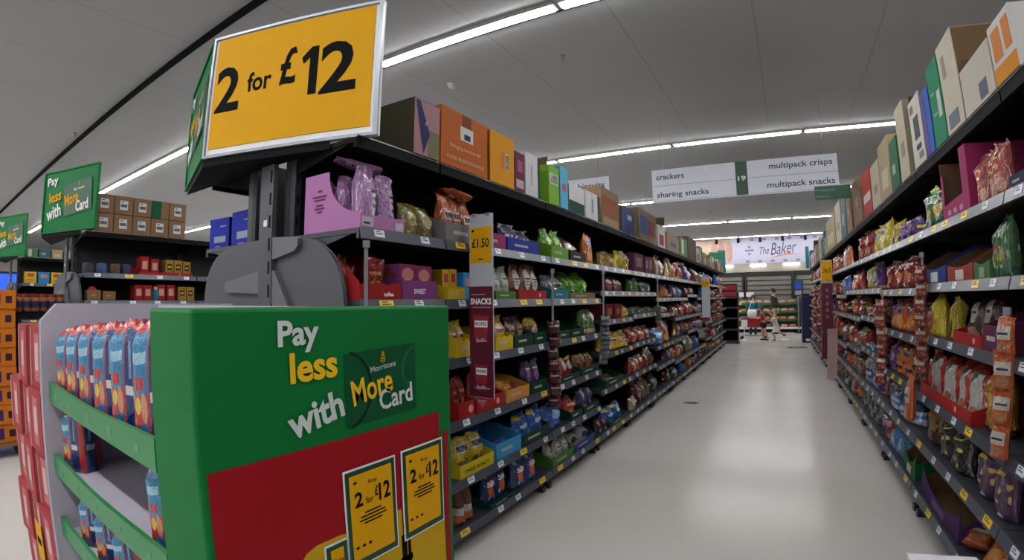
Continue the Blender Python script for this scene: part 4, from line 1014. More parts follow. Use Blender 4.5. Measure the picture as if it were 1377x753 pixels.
# ------------------------------------------------------------ gondola ends: post, grey end plate, brackets, chevron header
GREYP = mat('grey_powder_coat', (74, 76, 84), 0.55, 0.1)
ALU = mat('satin_aluminium', (150, 156, 166), 0.35, 0.6)
def end_cap(dx, where, kind):
    xc = -2.2+dx; bm_ = mat('bracket_grey', (96, 98, 106), .45, .2)
    t = thing('end_post', 'tall grey slotted post at the gondola end %s' % where, 'post', (xc, 1.365, 0))
    s = MB(); s.box(.010, .122, -.012, .012, 0, 2.06, GREYP)
    for q in range(18): s.box(.095, .108, -.0135, -.0121, .1+q*.11, .16+q*.11, BLACK)
    s.build('post', t); MB().box(.05, .08, -.0135, -.0121, 1.76, 1.79, TICKW).build('ticket', t)
    MB().prism([(.123, 1.60), (.30, 1.63), (.325, 1.65), (.325, 1.685), (.123, 1.70)], -.008, .010, bm_, 'y').build('bracket_arm', t, bevel=.003)
    MB().prism([(.009, 1.44), (-.33, 1.452), (-.33, 1.50), (.009, 1.545)], -.008, .010, bm_, 'y').build('bracket_arm', t, bevel=.003)
    MB().prism([(.123, 1.54), (.14, 1.545), (.28, 1.34), (.20, 1.28), (.123, 1.40)], -.008, .010, bm_, 'y').build('bracket_arm', t, bevel=.003)
    p = MB(); pts = []
    for a in range(25):
        th = PI*a/24; c, s_ = math.cos(th), math.sin(th)
        pts.append((.62*math.copysign(abs(c)**.55, c), 1.25+.45*abs(s_)**.62))
    pts = [(.63, .12)] + pts + [(-.63, .12)]
    p.prism(pts, 0, .02, GREYP, 'y')
    o = p.build('end_plate', None, bevel=.004); o.location = (xc, 1.379, 0)
    tag(o, 'dark grey rounded-top end plate at the gondola end %s' % where, 'end plate')
    # header
    Lx, Ly, z0, hh, ln = -2.448+dx, 1.159, 2.113, .665, .997
    h = thing('header_sign', {'price': 'big framed yellow 2 for £12 header above the gondola end', 'near': 'green loyalty card header left of the stacked brown cartons', 'far': 'green loyalty card header cut by the picture edge'}[kind], 'header sign', (Lx, Ly, z0))
    for sgn, nm in ((1, 'right'), (-1, 'left')):
        R = Matrix.Rotation(sgn*math.radians(19.05), 4, 'Z')
        def loc(o): o.matrix_local = R; return o
        u0, u1 = (0, ln) if sgn > 0 else (-.86, 0)
        yellow = kind == 'price' and sgn > 0
        b = MB(); b.box(u0+.002, u1-.002, 0, .02, 0, hh, WHITE if yellow else MGREEN); pn = loc(b.build('face_panel', h))
        f = MB()
        for (a0, a1, c0, c1) in ((u0, u1, 0, .014), (u0, u1, hh-.014, hh), (u0, u0+.014, .014, hh-.014), (u1-.022, u1, .014, hh-.014)): f.box(a0, a1, -.012, 0, c0, c1, ALU if yellow else MGREEN)
        loc(f.build('frame', h))
        if yellow:
            g = MB(); g.box(.03, .955, -.004, 0, .045, .645, YELLOW); loc(g.build('yellow_card', h))
            g = MB(); HB = .024
            def tx(s, a, b_, c, d): g.text(s, a, b_, c-z0, d-z0, BLACK, y=-.0052, bold=HB)
            tx('2', .05, .208, 2.345, 2.590); tx('for', .255, .405, 2.425, 2.530); tx('£', .452, .548, 2.425, 2.622); tx('1', .575, .668, 2.352, 2.600); tx('2', .682, .875, 2.343, 2.604)
            loc(g.build('price_lettering', h))
        else: loyalty_print(h, R, u0+.04, .07, (u1-u0-.08), .55)
    u = MB(); u.prism([(0, 0), (.72, .2475), (-.72, .2475)], -.04, -.002, TOPBLK, 'z'); u.build('underside_tray', h)
def loyalty_print(parent, R, x0, z0, wd, hh, y=-.0125):
    """white / yellow slogan with the dark green card, on a face panel"""
    def fx(a): return x0+a*wd
    def fz(a): return z0+a*hh
    g = MB(); rot = math.radians(11)
    g.text('Pay', fx(.04), fx(.26), fz(.76), fz(.97), WHITE, y=y, bold=.02, rot=rot*.5)
    o = g.build('slogan_word', parent); o.matrix_local = R; g = MB()
    g.text('with', fx(.06), fx(.36), fz(.14), fz(.40), WHITE, y=y, bold=.02, rot=rot)
    o = g.build('slogan_word', parent); o.matrix_local = R; g = MB()
    g.text('less', fx(.10), fx(.35), fz(.47), fz(.68), YELLOW, y=y, bold=.02, rot=rot*.6)
    o = g.build('slogan_word', parent); o.matrix_local = R
    g = MB(); c = math.cos(rot*.5); s = math.sin(rot*.5)
    cx, cz, w2, h2 = fx(.68), fz(.50), wd*.27, hh*.30
    g.quad([(cx+a*w2*c-b*h2*s, y+.003, cz+a*w2*s+b*h2*c) for a, b in ((-1, -1), (1, -1), (1, 1), (-1, 1))], mat('card_dark_green', (4, 74, 44), .35))
    g.text('More', fx(.43), fx(.70), fz(.37), fz(.60), YELLOW, y=y, bold=.02, rot=rot)
    g.text('Card', fx(.66), fx(.90), fz(.24), fz(.44), WHITE, y=y, bold=.02, rot=rot*.5)
    g.text('Morrisons', fx(.60), fx(.80), fz(.63), fz(.69), WHITE, y=y, bold=.005, rot=rot*.6)
    wheat(g, fx(.70), fz(.72), hh*.08, y)
    o = g.build('loyalty_card_print', parent); o.matrix_local = R
def wheat(g, cx, cz, s, y):
    for q in range(3):
        zz = cz+q*s*.28; r_ = s*(.26-.04*q)
        for sx in (-1, 1):
            g.prism([(cx, zz), (cx+sx*r_*.7, zz+s*.02), (cx+sx*r_*1.5, zz+s*.26), (cx+sx*r_*.6, zz+s*.22)], y-.0002, y, YELLOW, 'y')
    g.prism([(cx, cz+s*.72), (cx-s*.12, cz+s*.9), (cx, cz+s*1.1), (cx+s*.12, cz+s*.9)], y-.0002, y, YELLOW, 'y')
end_cap(0, 'under the yellow 2 for £12 header', 'price')
end_cap(-4.03, 'beside the stacked brown cartons', 'near')
end_cap(-8.1, 'under the cut-off green header', 'far')
# blue cartons behind the end plate
carton('L', 0, .22, 0, .175, 'bluecase', 'smaller blue carton left of the post, above the grey end plate', at=(-2.79, 1.45, 1.706, .06), dp=.2)
carton('L', 0, .26, 0, .19, 'bluecase', 'larger blue carton touching the grey post, above the end plate', at=(-2.52, 1.45, 1.706, -.03), dp=.2)

# ------------------------------------------------------------ neighbouring gondola with brown cartons
NL = [(1, 2.08), (2, 1.675), (3, 1.405), (4, 1.1), (5, .8), (6, .45), (7, .155)]
bay('gondola_bay', 'shelf unit of the next aisle with stacked brown cartons on top', -5.56, 1.40, 2.62, PI/2, NL, None, rnd=rb, back_h=2.1)
bay('gondola_bay', 'shelf unit of the next aisle hidden partly by the grey end plate', -5.56, 2.62, 3.9, PI/2, NL, None, rnd=rb, back_h=2.1)
bay('gondola_bay', 'far shelf unit under the cut-off green header, with small packs on top', -9.62, 1.45, 2.75, PI/2, NL, None, rnd=rb, back_h=2.1)
SIDE['N'] = (-5.56, 1, PI/2); SIDE['F'] = (-9.62, 1, PI/2)
for q in range(5):
    for tier in range(2):
        key = 'greencase' if (q == 3 and tier) else 'browncase'
        y = 1.478+q*.2; lab = {0: 'lower', 1: 'upper'}[tier]
        lb = 'brown carton with green side in the upper tier by the cut-off label' if key == 'greencase' else 'brown carton with white label, %s tier, %s from the green header, next aisle' % (lab, ORD[q])
        carton('N', y, y+.2, 2.091+tier*.193, .185, key, lb, back=.02, dp=.3, rz=rb.uniform(-.03, .03))
def npack(y0, y1, z, ht, key, lab, s='N', bk=.04): return small_box(s, (y0+y1)/2, z, bk, (y1-y0)*.95, .14, ht, key, lab)
for q, (y0, ht, key, lb) in enumerate(((1.99, .19, 'redtin', 'red packet standing in the tray'), (2.10, .17, 'redtin', 'second red packet'), (2.27, .17, 'goldtin', 'gold packet'), (2.37, .17, 'goldtin', 'second gold packet'), (2.47, .16, 'goldtin', 'third gold packet'))):
    npack(y0, y0+.095, 1.681, ht, key, lb+' on the upper packed shelf of the next aisle')
tray('N', 1.96, 2.58, 1.675, 'redtray', .035, 'low red tray under gold packets, upper packed shelf of next aisle')
for q, (y0, ht, key, lb) in enumerate(((1.45, .1, 'kraft', 'brown case'), (1.60, .09, 'kraft', 'second brown case'), (1.93, .16, 'redtin', 'red packet'), (2.03, .16, 'redtin', 'second red packet'), (2.18, .17, 'redtin', 'third red packet'), (2.29, .17, 'redtin', 'fourth red packet'), (2.42, .15, 'goldtin', 'gold packet'), (2.52, .15, 'goldtin', 'second gold packet'))):
    npack(y0, y0+.095+.04*(key == 'kraft'), 1.411, ht, key, lb+' on the lower packed shelf of the next aisle')
for q, (y0, c, lb) in enumerate(((1.46, (60, 64, 72), 'dark grey'), (1.60, (70, 84, 130), 'slate blue'), (1.74, (90, 76, 60), 'brown'), (1.85, (60, 60, 100), 'indigo'))):
    b = MB(); b.lathe([(.05, 0), (.052, .01), (.052, .09), (.046, .1), (.02, .105)], card(c), 14); o = b.build('tin', None, True); place(o, 'N', y0, 1.677, .09)
    tag(o, '%s tin on the upper packed shelf behind the grey header post' % lb, 'tin')
for lv in (4, 5, 6, 7):
    for q in range(7):
        key = rf.choice(['redtin', 'goldtin', 'kraft', 'redgift'])
        lab = 'packet in shade low on the next aisle shelf unit'
        o = npack(1.45+q*.16, 1.59+q*.16, dict(NL)[lv]+.006, .17, key, lab); o['group'] = lab
for q in range(6):
    key = ['greenart', 'tealbox', 'kraftcream', 'greenart', 'cream', 'redtin'][q]
    npack(1.5+q*.2, 1.68+q*.2, 2.092, .14, key, 'small %s case on top of the far shelf unit, %s from its post' % (['mottled', 'teal', 'buff', 'green', 'cream', 'reddish'][q], ORD[q]), 'F')
for q in range(6):
    o = npack(1.5+q*.2, 1.68+q*.2, 1.681, .18, ['yellowbox', 'bluebox', 'yellowbox', 'tealbox', 'bluebox', 'kraft'][q], '%s pack on the second shelf of the far shelf unit, %s from its post' % (['yellow', 'blue', 'yellow', 'teal', 'blue', 'brown'][q], ORD[q]), 'F')
# little hanging sign, scoop and teal bottle by the end of the next aisle
t = thing('red_arrow_card', 'small red round-headed card on a stem beside the low cartons of the next aisle', 'card', (-5.62, 1.50, 1.406))
MB().lathe([(.04, 0), (.04, .004)], card((176, 40, 50)), 16).build('card_disc', t).matrix_local = Matrix.Translation((0, 0, .10)) @ Matrix.Rotation(PI/2, 4, 'Y')
MB().box(-.002, .002, -.03, .03, 0, .09, card((176, 40, 50))).build('stem', t)
t = thing('bottle', 'teal capped bottle on the shelf edge of the next aisle, above the display', 'bottle', (-5.60, 2.16, 1.406))
MB().lathe([(.03, 0), (.033, .01), (.033, .10), (.02, .12)], card((30, 110, 130)), 14).build('body', t, True); MB().lathe([(.018, .12), (.018, .15)], card((190, 196, 200)), 12).build('cap', t)
# orange case stack with capped jars, far left
k_ = 0
for ly in range(8):
    for q in range(2):
        carton('L', 0, .24, 0, .165, 'orangecase', 'orange case with purple print, %s layer up, %s column by the left picture edge' % (ORD[ly], ['outer', 'inner'][q]), at=(-5.62+.02*(ly % 2), .42+.26*q, .125+ly*.172, PI/2), dp=.34)
t = thing('pallet', 'low wooden pallet under the orange case stack', 'pallet', (-5.8, .55, 0))
WOOD = mat('pallet_wood', (120, 92, 62), .8)
for q in range(3): MB().box(-.25, .25, -.28+q*.25, -.20+q*.25, 0, .10, WOOD).build('bearer', t)
for q in range(5): MB().box(-.25+q*.105, -.17+q*.105, -.26, .24, .1005, .12, WOOD).build('deck_board', t)
t = thing('jar_rack', 'black rack under the row of brown-capped jars by the orange cases', 'rack', (-6.1, 1.06, 0))
for sx in (-1, 1):
    for sy in (-1, 1): MB().box(sx*.24-.012, sx*.24+.012, sy*.22-.012, sy*.22+.012, 0, 1.30, TOPBLK).build('upright', t)
for zz in (.2, .6, 1.0, 1.28): MB().box(-.26, .26, -.24, .24, zz, zz+.015, TOPBLK).build('shelf', t)
jp = None
for a in range(2):
    for q in range(6):
        if jp is None:
            jp = thing('jar', '', 'jar'); MB().lathe([(.036, 0), (.04, .01), (.04, .12), (.03, .14)], card((150, 100, 70)), 14).build('glass', jp, True)
            MB().lathe([(.041, .04), (.041, .10)], card((60, 44, 90)), 14).build('jar_label', jp); MB().lathe([(.032, .14), (.032, .17), (.03, .172)], card((130, 52, 40)), 14).build('lid', jp)
            j = jp
        else: j = copy_tree(jp)
        j.location = (-5.92-.2*a, .86+q*.08, 1.296); j['label'] = 'brown-capped jar on the black rack, %s row, %s from the orange cases' % (['front', 'rear'][a], ORD[q]); j['group'] = 'jars on the black rack'
# lit blue drinks cabinet far off at the left picture edge
t = thing('drinks_cabinet', 'distant lit blue drinks cabinet at the left picture edge', 'cabinet', (-13.2, 1.75, 0))
MB().box(-.35, .35, -.5, .5, 0, .3, TOPBLK).build('plinth', t); MB().box(-.35, .3, -.5, .5, .3, 2.0, SHELF_DARK).build('body', t)
MB().box(.30, .34, -.47, .47, 1.62, 1.95, mat('lit_blue_panel', (40, 80, 190), .3, emit=1.2, vary=.5, scale=12)).build('lit_header', t)
for q in range(4): MB().box(.31, .36, -.46, .46, .5+q*.28, .52+q*.28, STEEL).build('shelf_edge', t)

# ------------------------------------------------------------ nappy display stand in front
GREYC = mat('pale_grey_card', (172, 168, 182), .65)
FG = mat('display_green_card', (4, 102, 46), .55, spec=.18)
FR = mat('display_red_card', (142, 12, 24), .55, spec=.18)
XR, XI, XL, YF, YB, ZT = -.75, -.925, -1.80, .345, .995, 1.389
d = thing('display_stand', 'green and red card display stand of nappy packs, nearest the viewer', 'display stand', (-1.28, .67, 0))
def put(b, nm, bevel=0.0): o = b.build(nm, d, bevel=bevel); o.location = (1.28, -.67, 0); return o
put(MB().box(XI, XR, YF, YB, .02, ZT, FG), 'side_panel', .006)
put(MB().prism([(YF-.02, .02), (YB, .02), (YB, ZT), (YF+.03, ZT), (YF-.015, ZT-.05)], XL-.03, XL, GREYC, 'x'), 'side_panel', .004)
put(MB().box(XL, XI, YF+.36, YF+.38, .02, ZT, GREYC), 'back_wall')
def panel_text(g, s, y0, y1, z0, z1, m, rot=0.0, bold=.02, off=.0035):
    M = Matrix.Translation((XR, 0, 0)) @ Matrix.Rotation(PI/2, 4, 'Z')
    g.text(s, y0, y1, z0, z1, m, y=-off, bold=bold, rot=rot, M=M)
def pq(g, pts, m, off): g.prism([(p[0], p[1]) for p in pts], XR+off-.0008, XR+off, m, 'x')
g = MB(); pq(g, [(YF+.014, .03), (.945, .03), (.945, 1.133), (YF+.014, 1.133)], FR, .0012)
pq(g, [(.960, .03), (.978, .03), (.978, 1.08), (.960, 1.08)], FR, .0012)
put(g, 'red_print')
g = MB(); GW = mat('slogan_white', (196, 204, 204), .5); GY = mat('slogan_yellow', (222, 178, 20), .5)
panel_text(g, 'Pay', .500, .590, 1.309, 1.368, GW, .02, bold=.03); put(g, 'slogan_word'); g = MB(); panel_text(g, 'less', .524, .633, 1.256, 1.311, GY, .02, bold=.03); put(g, 'slogan_word'); g = MB(); panel_text(g, 'with', .515, .645, 1.166, 1.222, GW, .2, bold=.03)
put(g, 'slogan_word')
g = MB(); pq(g, [(.655, 1.153), (.862, 1.157), (.862, 1.307), (.652, 1.297)], mat('card_dark_green', (4, 74, 44), .35), .0018)
ring = card((3, 40, 24)); ring2 = card((40, 110, 80))
for (cy, cz, r0, r1, a0, a1, mm) in ((.655, 1.225, .072, .078, -80, 80, ring), (.862, 1.25, .045, .049, 95, 265, ring2)):
    n = 14
    for q in range(n):
        t0 = math.radians(a0+(a1-a0)*q/n); t1 = math.radians(a0+(a1-a0)*(q+1)/n)
        pq(g, [(cy+r*math.cos(t_)*.9, cz+r*math.sin(t_)) for r, t_ in ((r0, t0), (r1, t0), (r1, t1), (r0, t1))], mm, .0024)
panel_text(g, 'More', .668, .784, 1.200, 1.252, GY, .16); panel_text(g, 'Card', .744, .848, 1.174, 1.218, GW, .06); panel_text(g, 'Morrisons', .720, .796, 1.258, 1.270, GW, .1, bold=.004)
g2 = MB(); wheat(g2, .757, 1.273, .022, 0)
g.add(g2.v, g2.f, YELLOW, None, Matrix.Translation((XR+.0035, 0, 0)) @ Matrix.Rotation(PI/2, 4, 'Z'))
put(g, 'loyalty_card_print')
g = MB()
pts = [(.955, .845), (.80, .845), (.80, .83), (.955, .55)]
yel = card((206, 166, 30))
pq(g, [(.52, .55), (.955, .55), (.955, .862), (.80, .862), (.80, .935), (.645, .935), (.62, .94), (.56, .94), (.535, .932), (.52, .915)], yel, .0018)
for (a, b_) in (((.795, .80), (.812, .87)), ((.79, .80), (.83, .815)), ((.815, .78), (.825, .85))): pq(g, [(a[0], a[1]), (b_[0], a[1]), (b_[0], b_[1]), (a[0], b_[1])], BLACK, .0024)
put(g, 'yellow_price_print')
def offer_card(y0, y1, z0, z1, label):
    t = thing('offer_card', label, 'offer card', (XR+.0035, (y0+y1)/2, z0), PI/2); wd, hh = y1-y0, z1-z0
    MB().box(-wd/2, wd/2, -.0012, 0, 0, hh, WHITE).build('sleeve', t)
    MB().box(-wd/2+.004, wd/2-.004, -.0020, -.0012, .004, hh-.004, DGREEN).build('border', t)
    MB().box(-wd/2+.014, wd/2-.014, -.0026, -.0020, .018, hh-.014, YELLOW).build('yellow_face', t)
    g = MB(); Y = -.0032
    g.text('Any', -.012, .016, hh*.80, hh*.855, BLACK, y=Y, bold=.01)
    g.text('2', -wd*.33, -wd*.18, hh*.615, hh*.765, BLACK, y=Y, bold=.03); g.text('for', -wd*.13, wd*.02, hh*.62, hh*.69, BLACK, y=Y, bold=.01)
    g.text('£', wd*.05, wd*.12, hh*.66, hh*.765, BLACK, y=Y, bold=.03); g.text('12', wd*.13, wd*.36, hh*.60, hh*.78, BLACK, y=Y, bold=.03)
    for q, (a, b_) in enumerate(((-.2, .2), (-.3, .3), (-.33, .33), (-.22, .22))): g.box(-wd*.5*abs(a)*1.6, wd*.5*b_*1.6, Y-.0003, Y, hh*(.53-.035*q), hh*(.545-.035*q), BLACK)
    for q in range(3): g.box(-wd*.36+q*.018, -wd*.36+q*.018+.008, Y-.0003, Y, hh*.20, hh*.225, BLACK)
    g.box(-wd*.34, -wd*.28, Y-.0003, Y, hh*.85, hh*.875, BLACK)
    g.build('offer_lettering', t)
offer_card(.634, .783, .851, 1.067, 'yellow any 2 for £12 card, left of the pair on the red panel')
offer_card(.803, .950, .853, 1.069, 'yellow any 2 for £12 card, right of the pair by the panel edge')
offer_card(.575, .636, .70, .931, 'green-edged yellow offer card cut by the bottom of the picture')
# shelves of the stand
LIPG = mat('display_lip_green', (34, 120, 66), .4)
for q, zz in enumerate((1.154, .934, .735, .50, .26)):
    z0 = zz-.043
    put(MB().box(XL+.001, XI-.001, YF+.012, YF+.359, z0-.012, z0, GREYC), 'shelf')
    l_ = MB()
    n = 12; pts = []
    for i in range(n+1):
        x = XL+.001+(XI-XL-.002)*i/n; pts.append((x, z0-.016-.0*(i/n)))
    top = [(XL+.001+(XI-XL-.002)*i/n, zz+.004*math.cos(i/n*2*PI)) for i in range(n, -1, -1)]
    l_.prism(pts+top, YF, YF+.010, LIPG, 'y')
    for i in range(5):
        xx = XL+.1+i*.17; l_.text('££' if False else '“', xx-.016, xx+.016, z0+.002, z0+.028, card((150, 180, 160)), y=YF-.001, bold=.03) if False else l_.box(xx-.014, xx+.012, YF-.001, YF, z0+.002, z0+.02, card((110, 160, 130)))
    put(l_, 'shelf_lip')
for q in range(4):
    for zz in (.891, .692):
        put(MB().prism([(YF+.24, zz+.0005), (YF+.358, zz+.0005), (YF+.358, zz+.17), (YF+.30, zz+.17)], XL+.17*(q+1)-.002, XL+.17*(q+1)+.002, GREYC, 'x'), 'divider')
_NP = {}
def nappy_mesh(v):
    """soft-cornered film brick: printed front, navy side band, folded top"""
    if v in _NP: return _NP[v]
    r = random.Random(40+v); m = P['nappy'][0]; b = MB(); nu, nv = 10, 10; vs = []; uv = []; fs = []
    ring = []
    for j in range(nv+1):
        v_ = j/nv; k_ = 1-.10*(abs(2*v_-1)**4) if v_ < .85 else 1-.10-.55*((v_-.85)/.15)**1.5
        for i in range(4*nu):
            s_, q = divmod(i, nu); f = q/nu-.5
            p = ((f, -.5), (.5, f), (-f, .5), (-.5, -f))[s_]
            c = .5*(abs(p[0]*2)**5+abs(p[1]*2)**5)**.2; c = .5/c if c else 1
            wob = 1+.03*math.sin(9*v_+i*.9+r.uniform(0, .6))
            vs.append((p[0]*c*wob*(1 if v_ < .85 else k_/.9*.98+.02), .5+p[1]*c*k_*wob, v_*(1-.02*math.sin(i))))
            uv.append(((f+.5)*.64 if s_ in (0, 2) else .64+(f+.5)*.3, min(1, v_)))
    n = 4*nu
    for j in range(nv):
        for i in range(n): fs.append((j*n+i, j*n+(i+1) % n, (j+1)*n+(i+1) % n, (j+1)*n+i))
    fs.append(tuple(range(n-1, -1, -1))); fs.append(tuple(nv*n+i for i in range(n)))
    b.add(vs, fs, m, uv); _NP[v] = b.mesh('nappy_pack', True); return _NP[v]
def nappy(x, y, z, lab, ht=.235, rz=.55, wd=.10, dp=.075):
    o = link('nappy_pack', nappy_mesh(rg.randrange(3))); o.location = (x, y, z); o.scale = (wd, dp, ht); o.rotation_euler = (0, 0, rz)
    tag(o, lab, 'nappy pack')
xs = [-1.70, -1.57, -1.435, -1.295, -1.155, -1.01]
for q, x in enumerate(xs): nappy(x, YF+.035, 1.112, 'red and blue nappy pack on the stand\'s top shelf, %s from the grey side' % ORD[q], ht=.21+.009*q, wd=.112, dp=.085)
nappy(-1.50, YF+.19, 1.112, 'red nappy pack standing behind the top shelf row, towards the grey side', ht=.225, wd=.16)
nappy(-1.25, YF+.19, 1.112, 'red nappy pack standing behind the top shelf row, mid stand', ht=.235, wd=.16)
nappy(-1.06, YF+.19, 1.112, 'red nappy pack standing behind the top shelf row, nearest the green panel', ht=.25, wd=.16)
nappy(-1.715, YF+.04, .892, 'lone nappy pack at the grey side of the second shelf', ht=.19)
nappy(-1.005, YF+.04, .892, 'lone nappy pack by the green panel on the second shelf', ht=.195)
for q, x in enumerate((-1.60, -1.45, -1.30, -1.12)): nappy(x, YF+.04, .693, 'nappy pack on the stand\'s third shelf, %s from the grey side' % ORD[q], ht=.15)
# red boxed stack beside the stand
t = thing('pallet', 'red-wrapped low pallet under the red gift box stack', 'pallet', (-2.15, .52, 0))
for q in range(3): MB().box(-.30, .30, -.24+q*.2, -.16+q*.2, 0, .09, WOOD).build('bearer', t)
MB().box(-.31, .31, -.25, .26, .0905, .105, card((120, 20, 26))).build('deck_skirt', t)
for ly in range(6):
    for q in range(3):
        if ly > 3 and q > 5-ly+ (1 if ly == 4 else 1): continue
        if ly == 5 and q > 1: continue
        x = -1.945-.195*q
        carton('L', 0, .192, 0, .198, 'redgift', 'red gift box, %s layer up, %s column from the display stand' % (ORD[ly], ORD[q]), at=(x, .325+.012*((ly+q) % 2), .106+ly*.2025, -.02 if q % 2 else .02), dp=.2, cat='gift box', name='gift_box')
t = thing('offer_card', 'small yellow price card on the red gift box stack', 'offer card', (-2.06, .318, .50))
MB().box(-.05, .05, -.002, 0, 0, .14, YELLOW).build('card', t); MB().box(-.03, .03, -.003, -.002, .06, .085, BLACK).build('print', t)
# corner of a white bin low at the bottom right
t = thing('dump_bin', 'white card bin whose top corner shows at the bottom picture edge', 'bin', (.60, 1.74, 0))
WB = mat('white_bin_card', (206, 206, 214), .5)
for (a, b_, c, e) in ((-.115, .115, -.14, -.134), (-.115, .115, .134, .14), (-.115, -.109, -.134, .134), (.109, .115, -.134, .134)): MB().box(a, b_, c, e, 0, .494, WB).build('side', t)
MB().box(-.118, .118, -.143, .143, .4945, .50, WB).build('lid', t)
# ------------------------------------------------------------ hanging aisle signs
SIGNW = mat('white_sign_board', (208, 212, 226), .45)
INK = mat('sign_ink', (44, 48, 56), .5)
def wires(t, xs, z0, z1):
    for x in xs: MB().tube([(x, .006, z0), (x, .006, z1)], .002, STEEL).build('wire', t)
t = thing('aisle_sign', 'long white aisle 19 sign hanging over the aisle', 'aisle sign', (-.41, 7.0, 2.76))
MB().box(-1.265, 1.265, 0, .012, 0, .475, SIGNW).build('board', t, bevel=.002)
MB().box(-.085, .075, -.003, 0, .012, .474, DGREEN).build('number_band', t)
g = MB(); g.text('19', -.055, .05, .21, .275, WHITE, y=-.0045, bold=.02)
g.text('crackers', -1.20, -.80, .325, .405, INK, bold=.014); g.text('sharing snacks', -1.20, -.465, .045, .145, INK, bold=.014)
g.text('multipack crisps', .37, 1.20, .31, .415, INK, bold=.014); g.text('multipack snacks', .33, 1.215, .055, .16, INK, bold=.014)
g.box(-1.262, 1.262, -.001, 0, .236, .240, INK); g.box(-1.262, 1.262, -.001, 0, .016, .019, INK)
g.build('sign_lettering', t)
wires(t, (-1.1, 1.1), .475, 1.24)
t = thing('aisle_sign', 'white aisle sign reading biscuits, half hidden behind the boxed top shelf', 'aisle sign', (-3.60, 7.0, 2.76))
MB().box(-1.30, 1.27, 0, .012, 0, .475, SIGNW).build('board', t, bevel=.002)
g = MB(); g.text('biscuits', .77, 1.20, .295, .405, INK, bold=.014); g.box(-1.29, 1.26, -.001, 0, .236, .240, INK); g.build('sign_lettering', t)
wires(t, (-1.1, 1.1), .475, 1.24)
t = thing('category_fin', 'small dark green fin sign reading Multipack Snacks above the multipack side', 'fin sign', (.655, 6.0, 2.455))
MB().box(-.20, .20, 0, .006, 0, .155, DGREEN).build('fin_board', t)
g = MB(); pg = card((120, 150, 130)); g.text('Multipack', -.185, .03, .085, .125, pg); g.text('Snacks', -.185, -.04, .025, .058, pg); g.build('sign_lettering', t)
MB().tube([(.26, .003, -.288), (.26, .003, .08), (.19, .003, .08)], .005, STEEL).build('pole', t)
tag(MB().box(-.11, .11, 0, .02, 0, .66, mat('teal_board', (20, 120, 142), .5)).build('header_board'), 'teal header board standing at the far end of the sharing snacks shelves', 'header board').location = (-1.60, 15.1, 2.115)
tag(MB().prism([(-.22, .03), (.22, .0), (.22, .19), (-.22, .22)], 0, .02, mat('green_board', (18, 100, 66), .5), 'y').box(-.012, .012, .004, .016, -.368, .03, STEEL).build('header_board'), 'dark green header board tilted beside the teal one at the far end', 'header board').location = (-1.70, 14.7, 2.48)
tag(MB().box(-.05, .05, 0, .02, 0, .62, MATS['teal_board']).build('header_board'), 'narrow teal header board at the far end of the multipack side', 'header board').location = (.84, 15.3, 2.17)
t = thing('drum_pack', 'white, red and black upright pack on the far top shelf, multipack side', 'pack', (1.05, 13.6, 2.168))
MB().box(-.13, .13, -.1, .1, 0, .48, card((150, 30, 36))).build('body', t); MB().box(-.10, .10, -.105, -.1005, .08, .40, card((206, 190, 186))).build('front_print', t); MB().box(-.125, .125, -.095, .095, .4805, .60, card((40, 40, 42))).build('cap', t)
t = thing('small_carton', 'small white box tipped on top of the far cartons, sharing snacks side', 'carton', (-1.62, 6.92, 2.405), .5)
b = MB(); b.box(-.09, .09, -.1, .1, 0, .12, card((200, 200, 198))); o = b.build('body', t); b = MB(); b.box(-.088, .088, -.104, -.1005, .005, .115, card((80, 70, 50))); b.build('open_end', t)

# ------------------------------------------------------------ end units at the far end
t = thing('end_unit', 'black open shelf unit at the far end of the sharing snacks side', 'shelf unit', (-1.47, 15.75, 0))
MB().box(-.26, .26, .40, .43, 0, 1.55, TOPBLK).build('back_panel', t)
for sx in (-1, 1): MB().box(sx*.25-.012, sx*.25+.012, 0, .40, 0, 1.40, SHELF_DARK).build('side_panel', t)
for zz in (.06, .42, .76, 1.08, 1.385):
    s = MB().box(-.237, .237, -.01, .40, zz, zz+.018, SHELF_GREY).build('shelf', t); MB().box(-.237, .237, -.016, -.0105, zz-.02, zz+.02, STRIP).build('ticket_strip', s)
MB().box(-.30, .30, -.06, .45, -.0, .055, SHELF_GREY).build('plinth', t)
t = thing('case', 'red and navy banded case on top of the black far end unit', 'case', (-1.47, 15.80, 1.404))
b = MB(); b.box(-.22, .22, 0, .3, 0, .40, card((36, 40, 100)))
b.build('body', t); b = MB(); b.box(-.21, .21, -.003, 0, .03, .16, card((170, 60, 50))); b.box(-.21, .21, -.003, 0, .22, .36, card((160, 44, 50))); b.build('front_print', t)
t = thing('chiller', 'navy chiller end with a white foot label, far end of the multipack side', 'chiller', (1.0, 16.2, 0))
NV = mat('navy_panel', (16, 28, 66), .35, vary=.4, scale=5)
MB().box(-.31, .31, 0, .7, .04, 1.42, NV).build('body', t, bevel=.01); MB().box(-.29, .29, .02, .68, 0, .039, TOPBLK).build('plinth', t); MB().box(-.2, .2, -.004, -.0005, .05, .12, WHITE).build('foot_label', t); MB().box(-.31, .31, 0, .7, 1.4205, 1.45, TOPBLK).build('lid', t)

